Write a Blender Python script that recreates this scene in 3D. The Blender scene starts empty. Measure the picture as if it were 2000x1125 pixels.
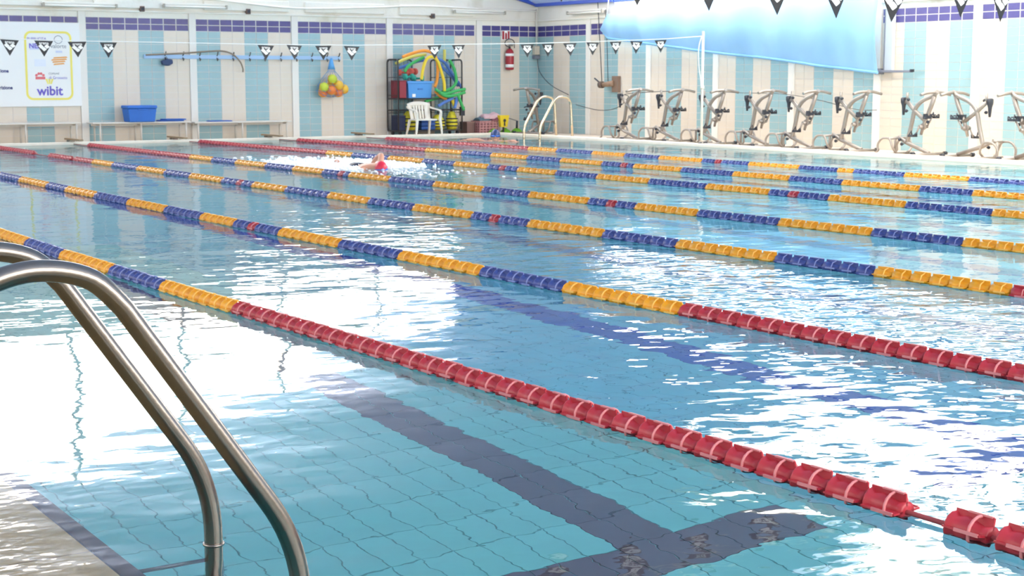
import bpy, bmesh, math, random
import numpy as np
from mathutils import Vector, Matrix
random.seed(7); rng = np.random.default_rng(7)
scene = bpy.context.scene
C = scene.collection
PI = math.pi

# ------------------------------------------------------------------ camera, sky, light, exposure
cam_d = bpy.data.cameras.new('camera'); cam = bpy.data.objects.new('camera', cam_d); C.objects.link(cam)
cam_d.sensor_width = 36.0; cam_d.lens = 3028 / 2000 * 36; cam_d.clip_start = 0.05; cam_d.clip_end = 200
cam.location = (0, 0, 1.25)
cam.rotation_euler = (math.radians(90 - 7.702), 0, math.radians(-32.745))
cam_d.dof.use_dof = True; cam_d.dof.focus_distance = 4.6; cam_d.dof.aperture_fstop = 16.0
scene.camera = cam

SKY = 7.0
world = bpy.data.worlds.new('overcast_sky'); scene.world = world; world.use_nodes = True
bg = world.node_tree.nodes['Background']; bg.inputs[0].default_value = (1.0, 0.95, 0.88, 1); bg.inputs[1].default_value = SKY
vs = scene.view_settings
vs.view_transform = 'Standard'; vs.look = 'None'; vs.exposure = 0.72; vs.gamma = 1.0; vs.use_curve_mapping = False

def portal(name, loc, rot, sx, sy):
    l = bpy.data.lights.new(name, 'AREA'); l.shape = 'RECTANGLE'; l.size = sx; l.size_y = sy
    l.cycles.is_portal = True
    o = bpy.data.objects.new(name, l); C.objects.link(o); o.location = loc; o.rotation_euler = rot
    return o

# ------------------------------------------------------------------ helpers
def lin(c):
    return tuple(((x / 12.92) if x <= 0.04045 else ((x + 0.055) / 1.055) ** 2.4) for x in [v / 255 for v in c]) + (1.0,)

def mat(name, rgb, rough=0.5, metal=0.0, spec=0.5, noise=0.0, nscale=6.0, bump=0.0, bscale=30.0, dirt=None, dscale=3.0, damt=0.5, trans=0.0):
    m = bpy.data.materials.new(name); m.use_nodes = True
    nt = m.node_tree; p = nt.nodes['Principled BSDF']
    col = lin(rgb)
    p.inputs['Base Color'].default_value = col
    p.inputs['Roughness'].default_value = rough; p.inputs['Metallic'].default_value = metal
    p.inputs['Specular IOR Level'].default_value = spec
    if trans: p.inputs['Transmission Weight'].default_value = trans
    tc = nt.nodes.new('ShaderNodeTexCoord')
    if noise or dirt:
        n = nt.nodes.new('ShaderNodeTexNoise'); n.inputs['Scale'].default_value = nscale if noise else dscale; n.inputs['Detail'].default_value = 5
        nt.links.new(tc.outputs['Object'], n.inputs['Vector'])
        r = nt.nodes.new('ShaderNodeValToRGB')
        if dirt:
            r.color_ramp.elements[0].position = damt; r.color_ramp.elements[1].position = min(1, damt + .18)
            r.color_ramp.elements[0].color = col; r.color_ramp.elements[1].color = lin(dirt)
        else:
            a = tuple(max(0, c * (1 - noise)) for c in col[:3]) + (1,); b = tuple(min(1, c * (1 + noise)) for c in col[:3]) + (1,)
            r.color_ramp.elements[0].position = .3; r.color_ramp.elements[1].position = .7
            r.color_ramp.elements[0].color = a; r.color_ramp.elements[1].color = b
        nt.links.new(n.outputs['Fac'], r.inputs['Fac']); nt.links.new(r.outputs['Color'], p.inputs['Base Color'])
    if bump:
        n2 = nt.nodes.new('ShaderNodeTexNoise'); n2.inputs['Scale'].default_value = bscale; n2.inputs['Detail'].default_value = 4
        nt.links.new(tc.outputs['Object'], n2.inputs['Vector'])
        bp = nt.nodes.new('ShaderNodeBump'); bp.inputs['Strength'].default_value = bump; bp.inputs['Distance'].default_value = .01
        nt.links.new(n2.outputs['Fac'], bp.inputs['Height']); nt.links.new(bp.outputs['Normal'], p.inputs['Normal'])
    return m

class MB:
    def __init__(s): s.v = []; s.f = []; s.m = []; s.s = []
    def add(s, vs, fs, m=0, smooth=False):
        o = len(s.v); s.v += [tuple(x) for x in vs]
        for f in fs: s.f.append(tuple(i + o for i in f)); s.m.append(m); s.s.append(smooth)
        return s
    def box(s, x0, x1, y0, y1, z0, z1, m=0, M=None):
        v = [(x0,y0,z0),(x1,y0,z0),(x1,y1,z0),(x0,y1,z0),(x0,y0,z1),(x1,y0,z1),(x1,y1,z1),(x0,y1,z1)]
        if M is not None: v = [tuple(M @ Vector(p)) for p in v]
        return s.add(v, [(3,2,1,0),(4,5,6,7),(0,1,5,4),(1,2,6,5),(2,3,7,6),(3,0,4,7)], m)
    def frustum(s, c, b, t, z0, z1, m=0):
        cx, cy = c; v = []
        for (w, d), z in ((b, z0), (t, z1)):
            v += [(cx-w/2,cy-d/2,z),(cx+w/2,cy-d/2,z),(cx+w/2,cy+d/2,z),(cx-w/2,cy+d/2,z)]
        return s.add(v, [(3,2,1,0),(4,5,6,7),(0,1,5,4),(1,2,6,5),(2,3,7,6),(3,0,4,7)], m)
    def tube(s, pts, r, seg=8, m=0, closed=False):
        P = [Vector(p) for p in pts]; n = len(P)
        rr = r if isinstance(r, (list, tuple)) else [r] * n
        vs = []; up = None
        for i in range(n):
            if closed: t = (P[(i+1) % n] - P[i-1])
            else: t = P[min(i+1, n-1)] - P[max(i-1, 0)]
            t.normalize()
            if up is None:
                up = Vector((0,0,1)) if abs(t.z) < .9 else Vector((1,0,0))
            up = (up - t * up.dot(t)).normalized(); sd = t.cross(up)
            for k in range(seg):
                a = 2*PI*k/seg
                vs.append(P[i] + (up*math.cos(a) + sd*math.sin(a)) * rr[i])
        fs = []
        for i in range(n if closed else n-1):
            j = (i+1) % n
            for k in range(seg):
                l = (k+1) % seg; fs.append((i*seg+k, i*seg+l, j*seg+l, j*seg+k))
        s.add(vs, fs, m, True)
        if not closed:
            o = len(s.v) - len(vs)
            s.f.append(tuple(o+k for k in reversed(range(seg)))); s.m.append(m); s.s.append(False)
            s.f.append(tuple(o+(n-1)*seg+k for k in range(seg))); s.m.append(m); s.s.append(False)
        return s
    def lathe(s, prof, o=(0,0,0), axis='z', seg=16, m=0, smooth=True):
        vs = []
        for r, t in prof:
            for k in range(seg):
                a = 2*PI*k/seg; x, y = r*math.cos(a), r*math.sin(a)
                p = {'z': (x, y, t), 'y': (y, t, x), 'x': (t, x, y)}[axis]
                vs.append((p[0]+o[0], p[1]+o[1], p[2]+o[2]))
        n = len(prof); fs = []
        for i in range(n-1):
            for k in range(seg):
                l = (k+1) % seg; fs.append((i*seg+k, i*seg+l, (i+1)*seg+l, (i+1)*seg+k))
        s.add(vs, fs, m, smooth)
        b = len(s.v) - len(vs)
        s.f.append(tuple(b+k for k in reversed(range(seg)))); s.m.append(m); s.s.append(False)
        s.f.append(tuple(b+(n-1)*seg+k for k in range(seg))); s.m.append(m); s.s.append(False)
        return s
    def ball(s, c, r, seg=10, ring=6, m=0, sq=(1,1,1)):
        prof = [(max(1e-4, math.sin(PI*i/ring)), -math.cos(PI*i/ring)) for i in range(ring+1)]
        vs = []
        for rr, t in prof:
            for k in range(seg):
                a = 2*PI*k/seg
                vs.append((c[0]+r*sq[0]*rr*math.cos(a), c[1]+r*sq[1]*rr*math.sin(a), c[2]+r*sq[2]*t))
        fs = [(i*seg+k, i*seg+(k+1)%seg, (i+1)*seg+(k+1)%seg, (i+1)*seg+k) for i in range(ring) for k in range(seg)]
        return s.add(vs, fs, m, True)
    def prism(s, poly, fn, d0, d1, m=0):
        n = len(poly)
        v = [fn(a, b, d0) for a, b in poly] + [fn(a, b, d1) for a, b in poly]
        fs = [tuple(reversed(range(n))), tuple(range(n, 2*n))] + [(i, (i+1) % n, n+(i+1) % n, n+i) for i in range(n)]
        return s.add(v, fs, m)
    def mesh(s, name, mats):
        me = bpy.data.meshes.new(name); me.from_pydata(s.v, [], s.f)
        for m in (mats if isinstance(mats, (list, tuple)) else [mats]): me.materials.append(m)
        me.polygons.foreach_set('material_index', s.m); me.polygons.foreach_set('use_smooth', s.s)
        bm = bmesh.new(); bm.from_mesh(me); bmesh.ops.recalc_face_normals(bm, faces=bm.faces); bm.to_mesh(me); bm.free()
        me.update(); return me
    def build(s, name, mats, parent=None, bevel=0, loc=None):
        o = bpy.data.objects.new(name, s.mesh(name, mats)); C.objects.link(o)
        if parent is not None: o.parent = parent
        if loc: o.location = loc
        if bevel:
            b = o.modifiers.new('bevel', 'BEVEL'); b.width = bevel; b.segments = 2; b.limit_method = 'ANGLE'
        return o

def thing(name, label, cat, loc=(0,0,0), rz=0, group=None):
    o = bpy.data.objects.new(name, None); C.objects.link(o); o.empty_display_size = .1
    o.location = loc; o.rotation_euler = (0,0,rz); o['label'] = label; o['category'] = cat
    if group: o['group'] = group
    return o
def tag(o, label, cat, group=None, kind=None):
    o['label'] = label; o['category'] = cat
    if group: o['group'] = group
    if kind: o['kind'] = kind
    return o
def struct(o): o['kind'] = 'structure'; return o
def stuff(o): o['kind'] = 'stuff'; return o
def inst(me, name, parent, loc, rot=None):
    o = bpy.data.objects.new(name, me); C.objects.link(o); o.parent = parent; o.location = loc
    if rot: o.rotation_euler = rot
    return o
def copy_tree(o, parent=None):
    c = o.copy(); C.objects.link(c); c.parent = parent
    for ch in list(o.children): copy_tree(ch, c)
    return c
def spline(pts, n=6):
    P = [Vector(p) for p in pts]; out = []
    for i in range(len(P)-1):
        p0 = P[max(i-1,0)]; p1 = P[i]; p2 = P[i+1]; p3 = P[min(i+2,len(P)-1)]
        for k in range(n):
            t = k/n
            out.append(.5*((2*p1)+(p2-p0)*t+(2*p0-5*p1+4*p2-p3)*t*t+(3*p1-p0-3*p2+p3)*t**3))
    out.append(P[-1]); return out
def fillet(pts, r, n=6):
    P = [Vector(p) for p in pts]; out = [P[0]]
    for i in range(1, len(P)-1):
        a = (P[i-1]-P[i]); b = (P[i+1]-P[i]); d = min(r, a.length*.49, b.length*.49)
        A = P[i]+a.normalized()*d; B = P[i]+b.normalized()*d
        for k in range(n+1):
            t = k/n; out.append((1-t)**2*A+2*t*(1-t)*P[i]+t*t*B)
    out.append(P[-1]); return out
def text_mesh(txt, size, align='CENTER', bold=0.0):
    cu = bpy.data.curves.new('lettering', 'FONT'); cu.body = txt; cu.size = size; cu.align_x = align; cu.align_y = 'CENTER'; cu.offset = bold; cu.resolution_u = 3
    o = bpy.data.objects.new('lettering', cu); C.objects.link(o)
    dg = bpy.context.evaluated_depsgraph_get(); dg.update()
    me = bpy.data.meshes.new_from_object(o.evaluated_get(dg))
    bpy.data.objects.remove(o); bpy.data.curves.remove(cu)
    return me
def text_obj(txt, size, m, parent, loc, rot, name='lettering', bold=0.0):
    me = text_mesh(txt, size, bold=bold); me.materials.clear(); me.materials.append(m)
    return inst(me, name, parent, loc, rot)

# ------------------------------------------------------------------ dimensions (metres, water surface at z = 0)
PXL, PXR, PYN, PYF, DEPTH = 1.28, 18.44, 1.6, 29.375, 1.6
XW, YW, XL, YN = 20.41, 30.625, -3.2, -5.0        # right wall, back wall, left wall, front wall

# ------------------------------------------------------------------ materials
M_white_tile = mat('white_tile', (222,211,194), .25, noise=.04, nscale=2)
M_aqua_tile = mat('aqua_tile', (152,186,190), .25, noise=.05, nscale=2)
M_navy_tile = mat('navy_tile', (74,70,132), .25, noise=.12, nscale=3)
M_grout = mat('grout', (216,210,202), .8)
M_plaster = mat('plaster', (238,234,222), .8, dirt=(206,196,170), dscale=1.2, damt=.55, bump=.3)
M_pilaster = mat('pilaster_paint', (232,228,218), .6, dirt=(206,170,130), dscale=.9, damt=.66)
M_curb = mat('curb_stone', (240,226,206), .6, noise=.05)
M_deck = mat('deck_tile', (236,190,130), .45, noise=.06, nscale=9, bump=.2, bscale=60)
M_deck_grout = mat('deck_grout', (150,138,118), .8)
M_edge = mat('edge_tile', (92,62,62), .4, noise=.2, nscale=9)
M_pooltile = mat('pool_tile', (150,228,222), .35, noise=.07, nscale=3)
M_lanetile = mat('lane_tile', (118,92,104), .35, noise=.12, nscale=5)
M_pooltile2 = mat('reflection_tint_tile', (140,220,234), .35, noise=.05, nscale=3)  # same pool tile, blue ceiling reflection and water tint painted into its colour
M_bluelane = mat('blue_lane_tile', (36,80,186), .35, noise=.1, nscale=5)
M_mutedlane = mat('faded_lane_tile', (92,142,180), .35, noise=.1, nscale=5)  # lower-contrast blue for the lane lines farther across the pool
M_poolgrout = mat('pool_grout', (134,204,202), .7)
M_steel = mat('brushed_steel', (130,124,118), .26, 1.0, bump=.06, bscale=40)
M_bike = mat('bike_steel', (156,148,140), .4, .6)
M_black = mat('black_rubber', (44,48,58), .5)
M_wire = mat('black_wire', (52,50,50), .45)
M_bluebeam = mat('blue_beam', (60,90,190), .5)
M_ceiling = mat('roof_membrane', (190,206,234), .7, noise=.05)
_nt = M_ceiling.node_tree; _tr = _nt.nodes.new('ShaderNodeBsdfTranslucent'); _tr.inputs[0].default_value = lin((190,210,240)); _mx = _nt.nodes.new('ShaderNodeMixShader'); _mx.inputs[0].default_value = .13
_nt.links.new(_nt.nodes['Principled BSDF'].outputs[0], _mx.inputs[1]); _nt.links.new(_tr.outputs[0], _mx.inputs[2]); _nt.links.new(_mx.outputs[0], _nt.nodes['Material Output'].inputs['Surface'])
M_whiteplastic = mat('white_plastic', (236,228,212), .4)
M_bluebox = mat('blue_plastic', (36,104,192), .45, noise=.06)
M_bluecrate = mat('light_blue_plastic', (84,156,224), .45)
M_kick = mat('kickboard_foam', (52,96,176), .7)
M_white = mat('white_print', (244,244,240), .6)
M_flag = mat('pennant_vinyl', (30,34,40), .5)
M_cord = mat('white_cord', (238,238,234), .6)
M_red = mat('red_paint', (164,40,52), .35)
M_brown = mat('brown_bar', (150,126,96), .6)

# water
def water_material():
    m = bpy.data.materials.new('pool_water'); m.use_nodes = True; nt = m.node_tree; N = nt.nodes; L = nt.links
    N.clear(); out = N.new('ShaderNodeOutputMaterial')
    tc = N.new('ShaderNodeTexCoord'); sep = N.new('ShaderNodeSeparateXYZ'); L.new(tc.outputs['Object'], sep.inputs[0])
    def mr(src, a, b, c, d):
        n = N.new('ShaderNodeMapRange'); n.interpolation_type = 'SMOOTHSTEP'
        for i, v in zip((1,2,3,4), (a,b,c,d)): n.inputs[i].default_value = v
        L.new(src, n.inputs[0]); return n.outputs[0]
    def mul(a, b, op='MULTIPLY'):
        n = N.new('ShaderNodeMath'); n.operation = op
        for i, x in enumerate((a, b)):
            if isinstance(x, (int, float)): n.inputs[i].default_value = x
            else: L.new(x, n.inputs[i])
        return n.outputs[0]
    def noise(scale, det, sx=1, sy=1, rot=0.0):
        mp = N.new('ShaderNodeMapping'); mp.inputs['Scale'].default_value = (sx, sy, 1); mp.inputs['Rotation'].default_value = (0,0,rot)
        L.new(tc.outputs['Object'], mp.inputs['Vector'])
        n = N.new('ShaderNodeTexNoise'); n.inputs['Scale'].default_value = scale; n.inputs['Detail'].default_value = det; n.inputs['Roughness'].default_value = .45
        L.new(mp.outputs[0], n.inputs['Vector']); return n.outputs['Fac']
    x, y = sep.outputs[0], sep.outputs[1]
    # how choppy each lane is: calm by the ladder and by the far side, rough where people have just swum
    def lanes(stops):
        d = N.new('ShaderNodeMath'); d.operation = 'DIVIDE'; d.inputs[1].default_value = 20.0; L.new(x, d.inputs[0])
        r = N.new('ShaderNodeValToRGB'); e = r.color_ramp.elements
        for i, (px, v) in enumerate(stops):
            el = e[i] if i < 2 else e.new(min(1, px/20))
            el.position = px/20; el.color = (v, v, v, 1)
        L.new(d.outputs[0], r.inputs[0]); return r.outputs[0]
    yf = mr(y, 9.0, 15.0, 1.0, .0)
    base_m = lanes([(3.0,.0),(3.5,.42),(5.0,.42),(5.3,.75),(7.0,.75),(7.4,.12),(8.9,.12),(9.3,.42),(11.2,.42),(11.5,.9),(12.3,.9),(12.6,.12),(13.1,.12),(13.3,.9),(15.9,.9),(16.4,.08)])
    far_x = mr(x, 7.2, 9.5, .0, 1.0)
    keep = mul(mul(yf, far_x, 'MAXIMUM'), mr(y, 19.0, 25.0, 1.0, .25))
    chop = mul(base_m, mul(mul(keep, .75), .25, 'ADD'))
    chop = mul(chop, mul(mr(x, 5.0, 5.3, .0, 1.0), mr(y, 5.5, 8.5, 1.0, .3), 'MAXIMUM'))
    chopf = mul(chop, mr(x, 4.9, 5.4, .45, 1.0))
    swell = noise(.9, 1.0, 1, 1.2, .4)
    mid = noise(3.2, 1.5, 1, 1.3, .5)
    fine = noise(9.0, 1.5, 1, 1.25, .2)
    h = mul(swell, WAVE['swell'])
    h = mul(h, mul(mid, mul(mul(chop, WAVE['mid_chop']), WAVE['mid'], 'ADD')), 'ADD')
    h = mul(h, mul(fine, mul(mul(chopf, WAVE['fine_chop']), WAVE['fine'], 'ADD')), 'ADD')
    h = mul(h, mul(noise(17.0, 1.0, 1, 1.4, .6), mul(mul(mr(x, .75, 1.35, 1.0, .0), mr(y, 3.0, 4.2, .15, 1.0)), .0035)), 'ADD')
    bp = N.new('ShaderNodeBump'); bp.inputs['Strength'].default_value = 1.0; bp.inputs['Distance'].default_value = 1.0
    L.new(h, bp.inputs['Height'])
    fr = N.new('ShaderNodeFresnel'); fr.inputs['IOR'].default_value = 1.333; L.new(bp.outputs[0], fr.inputs['Normal'])
    gl = N.new('ShaderNodeBsdfGlossy'); gl.inputs['Roughness'].default_value = .015; L.new(bp.outputs[0], gl.inputs['Normal'])
    rf = N.new('ShaderNodeBsdfRefraction'); rf.inputs['IOR'].default_value = 1.333; rf.inputs['Roughness'].default_value = 0.0
    rf.inputs['Color'].default_value = (.86, .97, 1.0, 1); L.new(bp.outputs[0], rf.inputs['Normal'])
    mx = N.new('ShaderNodeMixShader'); L.new(fr.outputs[0], mx.inputs[0]); L.new(rf.outputs[0], mx.inputs[1]); L.new(gl.outputs[0], mx.inputs[2])
    L.new(mx.outputs[0], out.inputs['Surface'])
    return m
WAVE = dict(swell=.012, mid=.0032, mid_chop=.016, fine=.0011, fine_chop=.0048)
M_water = water_material()

# ------------------------------------------------------------------ pool basin and decks
floor = struct(MB().box(PXR, XW+.2, PYN, YW+.2, -.2, 0).box(XL, PXR, PYF, YW+.2, -.2, 0).build('floor', mat('far_deck', (214,198,180), .6, noise=.05, nscale=3)))
left_deck = struct(MB().box(XL, -.6, YN, PYF, -.3, .03).box(-.6, PXR, YN, PYN, -.3, .0).box(-.6, PXL-.05, PYN, PYF, -.3, -.038).build('floor', M_deck_grout))
# deck tiles near the ladder, one by one; the rest stays in one mesh
tme = MB().box(.004, .296, .004, .596, 0, .014).mesh('deck_tile', M_deck)
far_t = MB()
for i in range(6):
    for j in range(46):
        x = PXL-.05-.3*(i+1); y = PYN+.6*j
        if y+.6 > PYF: continue
        if 1.9 < y < 7.5: inst(tme, 'deck_tile', left_deck, (x, y, -.04+random.uniform(0,.0015)))
        else: far_t.box(x+.004, x+.296, y+.004, y+.596, -.04, -.026)
stuff(far_t.build('deck_tiles', M_deck, left_deck))
eme = MB().box(0, .05, .003, .297, 0, .05).mesh('edge_tile', M_edge)
for j in range(92):
    y = PYN+.3*j
    if y+.3 < PYF: inst(eme, 'edge_tile', left_deck, (PXL-.05, y, -.07+random.uniform(0,.003)))

pool_floor = struct(MB().box(PXL-.3, PXR+.3, PYN-.3, PYF+.3, -DEPTH-.3, -DEPTH).build('pool_floor', M_poolgrout))
TX, TY, LX = .136, .29, 3.535
aq = MB().box(.003, TX-.003, .003, TY-.003, 0, .008).mesh('pool_tile', M_pooltile)
dk = MB().box(.003, TX-.003, .003, TY-.003, 0, .008).mesh('lane_tile', M_lanetile)
rest = {q: MB() for q in range(5)}
cnt = [0, 0]; cand = []
TY0 = 4.56-TY*8
def lane_dark(i, j):
    # T mark: stem two tiles wide from the bar onwards, bar one tile deep and nine wide
    yj = TY0+j*TY
    for c in range(8):
        ic = round((2.0*c)/TX)
        if i-ic in (-1, 0) and yj > 4.56-TY*1.2 and yj < 27.6: return True
        if -5 <= i-ic <= 4 and 4.56-TY*1.05 < yj+.001 < 4.56-.02: return True
    return False
for i in range(-16, 109):
    x = LX+i*TX
    if x < PXL or x+TX > PXR: continue
    for j in range(0, 90):
        y = TY0+j*TY
        if y < PYN or y > PYF-.3: continue
        d = lane_dark(i, j)
        if not d and (x > 9 or y > 13): continue
        cand.append((math.hypot(x-1.0, y), x, y, d))
cand.sort()
for _, x, y, d in cand:
    k = 1 if d else 0
    vis = x*.541+y*.841 and (-.05 < math.atan2(x, y) < .95) and y > 3.4
    if vis and cnt[k] < 290 and x <= 4.3:
        cnt[k] += 1
        inst(dk if d else aq, 'lane_tile' if d else 'pool_tile', pool_floor, (x, y, -DEPTH+random.uniform(0,.0012)))
    else:
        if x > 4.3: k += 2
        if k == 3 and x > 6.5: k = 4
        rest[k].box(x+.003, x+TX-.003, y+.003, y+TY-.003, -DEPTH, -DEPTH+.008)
for q, (nm, mm) in enumerate((('pool_tiles', M_pooltile), ('lane_tiles', M_lanetile), ('reflection_tint_tiles', M_pooltile2), ('blue_lane_tiles', M_bluelane), ('muted_lane_tiles', M_mutedlane))):
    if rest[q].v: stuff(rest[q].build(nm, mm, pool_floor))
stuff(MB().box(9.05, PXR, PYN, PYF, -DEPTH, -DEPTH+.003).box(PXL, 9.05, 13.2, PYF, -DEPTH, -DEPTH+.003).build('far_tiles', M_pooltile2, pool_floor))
struct(MB().box(PXL-.3, PXL-.0, PYN-.3, PYF, -DEPTH, -.072).build('pool_wall', M_pooltile))
struct(MB().box(PXR, PXR+.3, PYN-.3, PYF+.3, -DEPTH, -.01).build('pool_wall', M_pooltile))
struct(MB().box(PXL, PXR, PYF, PYF+.3, -DEPTH, -.01).build('pool_wall', M_pooltile))
struct(MB().box(PXL, PXR, PYN-.3, PYN, -DEPTH, -.01).build('pool_wall', M_pooltile))
struct(MB().box(PXR, PXR+.28, PYN, PYF+.28, -.02, .05).build('trim_1', M_curb, bevel=.012))
struct(MB().box(XL, PXR, PYF, PYF+.05, -.02, .05).build('trim_2', M_curb, bevel=.012))

water = MB().add([(-.6,PYN,0),(PXR,PYN,0),(PXR,PYF,0),(-.6,PYF,0)], [(0,1,2,3)]).build('pool_water', M_water)
tag(water, 'clear rippled blue water filling the swimming pool', 'water', kind='stuff')

# ------------------------------------------------------------------ back wall and right wall with their tiles
WH, TH = 2.455, .1378
def tiled_wall(wall, bays, place, sortkey, skip=None):
    """bays: (start, end, colours) along the wall; place(s, z) -> location; colours repeated two tiles at a time"""
    lists = {'navy': [], 'aqua': [], 'white': []}
    for s0, s1, cols in bays:
        n = len(cols); w = (s1-s0)/n
        for i, c in enumerate(cols):
            s = s0+i*w
            for r in range(16): lists['aqua' if c == 'a' else 'white'].append((s, r*TH, w, TH))
            if skip and skip(s+w/2, 2.3): continue
            for r in range(2): lists['navy'].append((s, 16*TH+r*.125, w, .125))
    cache = {}
    for kind, L in lists.items():
        L.sort(key=sortkey); mm = {'navy': M_navy_tile, 'aqua': M_aqua_tile, 'white': M_white_tile}[kind]
        rb = MB()
        for q, (s, z, w, h) in enumerate(L):
            g = .022 if kind == 'navy' else .012
            if q < 290:
                key = (kind, round(w, 3), round(h, 3))
                if key not in cache: cache[key] = MB().box(g/2, w-g/2, -.004, .004, g*.36, h-g*.36).mesh(kind+'_tile', mm)
                loc, rz = place(s, z); inst(cache[key], kind+'_tile', wall, loc, (0,0,rz))
            else:
                loc, rz = place(s, z); Mx = Matrix.Translation(loc) @ Matrix.Rotation(rz, 4, 'Z')
                rb.box(g/2, w-g/2, -.004, .004, g*.36, h-g*.36, M=Mx)
        if rb.v: stuff(rb.build(kind+'_tiles', mm, wall))
wall_back = struct(MB().box(XL, XW+.2, YW+.006, YW+.25, 0, WH).build('wall_back', M_grout))
struct(MB().box(XL, XW+.2, YW+.002, YW+.25, WH, 2.9).build('wall_back_top', M_plaster))
bays = [(7.405-2.285*k, 9.54-2.285*k, 'aawwaaww') for k in range(5)] + [(9.69+2.285*k, 9.69+2.285*k+2.135, 'aawwaaww') for k in range(4)] + [(18.87, 20.41, 'aawwaa')]
tiled_wall(wall_back, bays, lambda s, z: ((s, YW+.006, z), 0), lambda t: (t[0] < 7.3, t[0]))
for x in (.4, 2.685, 4.97, 7.255, 9.54, 11.825, 14.11, 16.395, 18.68+.04):
    struct(MB().box(x, x+.15, YW-.03, YW+.02, 0, 2.6).build('trim_3', M_pilaster, bevel=.006))
WY0, WY1, WZ0 = 19.75, 27.6, 2.24                # high window behind the tarp
wall_right = struct(MB().box(XW+.006, XW+.25, YN, YW+.25, 0, WZ0).box(XW+.006, XW+.25, YN, WY0, WZ0, 2.9).box(XW+.006, XW+.25, WY1, YW+.25, WZ0, 2.9).build('wall_right', M_grout))
struct(MB().box(XW+.0, XW+.006, YN, WY0, WH, 2.9).box(XW+.0, XW+.006, WY1, YW, WH, 2.9).build('wall_right_top', M_plaster))
w5 = struct(MB().box(XW+.02, XW+.16, WY0, WY1, WZ0, WZ0+.05).build('window_5', M_pilaster))
for y in np.linspace(WY0, WY1, 5): MB().box(XW+.02, XW+.1, y-.025, y+.025, WZ0+.05, 2.9).build('mullion', M_pilaster, w5)
pil = [28.57-2.197*k for k in range(14)]
rb = [(YW-30.625, YW-28.66, 'aawwaa')] + [(YW-p+.085, YW-p+2.197-.085, 'wwaawwaa') for p in pil]
tiled_wall(wall_right, rb, lambda s, z: ((XW+.006, YW-s, z), -PI/2), lambda t: (t[0] > 14.9, -t[0]), lambda s, z: 19.72 < YW-s < 27.66)
for p in pil:
    struct(MB().box(XW-.03, XW+.02, p-.075, p+.075, 0, 2.6 if not 19.9 < p < 27.6 else 2.24).build('trim_4', M_pilaster, bevel=.006))
# plaster ledges above the tiles
struct(MB().box(XL, XW, YW-.05, YW+.02, 2.56, 2.60).build('trim_5', M_plaster, bevel=.01))
struct(MB().box(XW-.05, XW+.02, 0, 19.7, 2.56, 2.60).box(XW-.05, XW+.02, 27.65, YW, 2.56, 2.60).build('trim_6', M_plaster, bevel=.01))
# beam with pockets over the frieze, one per bay
for k in range(6):
    x = 9.76+2.285*k-2.285
    if x+2.1 > XW: continue
    struct(MB().box(x+.1, x+2.0, YW-.07, YW+.02, 2.64, 2.86).build('trim_7', M_plaster, bevel=.012))

# ------------------------------------------------------------------ upper hall: arched back window, roof, eave beam, other walls
ARCH = [(20.41,2.9),(19.35,3.36),(18.2,3.85),(15.6,4.95),(14.84,5.35),(14.0,5.63),(12.5,6.15),(10.25,6.62),(8.24,6.95),(5.5,6.95),(2.6,6.3),(0,5.5),(-3.2,4.3)]
def arch_z(x):
    xs = [p[0] for p in ARCH][::-1]; zs = [p[1] for p in ARCH][::-1]
    return float(np.interp(x, xs, zs))
# back wall above the beam: sill panels, solid corner, mullions
def sill(x): return 3.62 if x < 12.75 else 3.02
w = MB()
w.box(XL, 12.75, YW+.02, YW+.2, 2.9, 3.62)
w.box(12.75, 18.15, YW+.02, YW+.2, 2.9, 3.02)
w.prism([(18.15,2.9),(20.6,2.9),(20.6,3.1),(18.15,4.1)], lambda a,b,d: (a,d,b), YW+.02, YW+.2)
w.prism([(XL,3.5),(1.5,3.5),(1.5,6.2),(XL,4.4)], lambda a,b,d: (a,d,b), YW+.02, YW+.2)
struct(w.build('wall_back_upper', M_plaster))
win = struct(MB().box(1.5, 12.75, YW-.02, YW+.12, 3.58, 3.66).box(12.75, 18.15, YW-.02, YW+.12, 2.98, 3.06).build('window_1', M_pilaster))
for x in [9.23+2.28*k for k in range(-3, 4)]:
    MB().box(x-.038, x+.038, YW-.02, YW+.12, sill(x), arch_z(x)).build('mullion', M_pilaster, win)
M_pane = bpy.data.materials.new('window_glass'); M_pane.use_nodes = True
_n = M_pane.node_tree.nodes; _l = M_pane.node_tree.links; _n.clear()
_o = _n.new('ShaderNodeOutputMaterial'); _t = _n.new('ShaderNodeBsdfTransparent'); _g = _n.new('ShaderNodeBsdfGlossy'); _g.inputs['Roughness'].default_value = .05
_m = _n.new('ShaderNodeMixShader'); _m.inputs[0].default_value = .06; _l.new(_t.outputs[0], _m.inputs[1]); _l.new(_g.outputs[0], _m.inputs[2]); _l.new(_m.outputs[0], _o.inputs[0])
ex = [1.5]+[9.23+2.28*k for k in range(-3, 4)]+[18.15]
for a, b in zip(ex[:-1], ex[1:]):
    if b-a < .2: continue
    s = min(sill(a+.05), sill(b-.05)) if not (a < 12.75 < b) else 3.62
    poly = [(a+.05, s), (b-.05, s), (b-.05, arch_z(b-.05)-.03), (a+.05, arch_z(a+.05)-.03)]
    MB().prism(poly, lambda p,q,d: (p,d,q), YW+.04, YW+.05).build('pane', M_pane, win)
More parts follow.
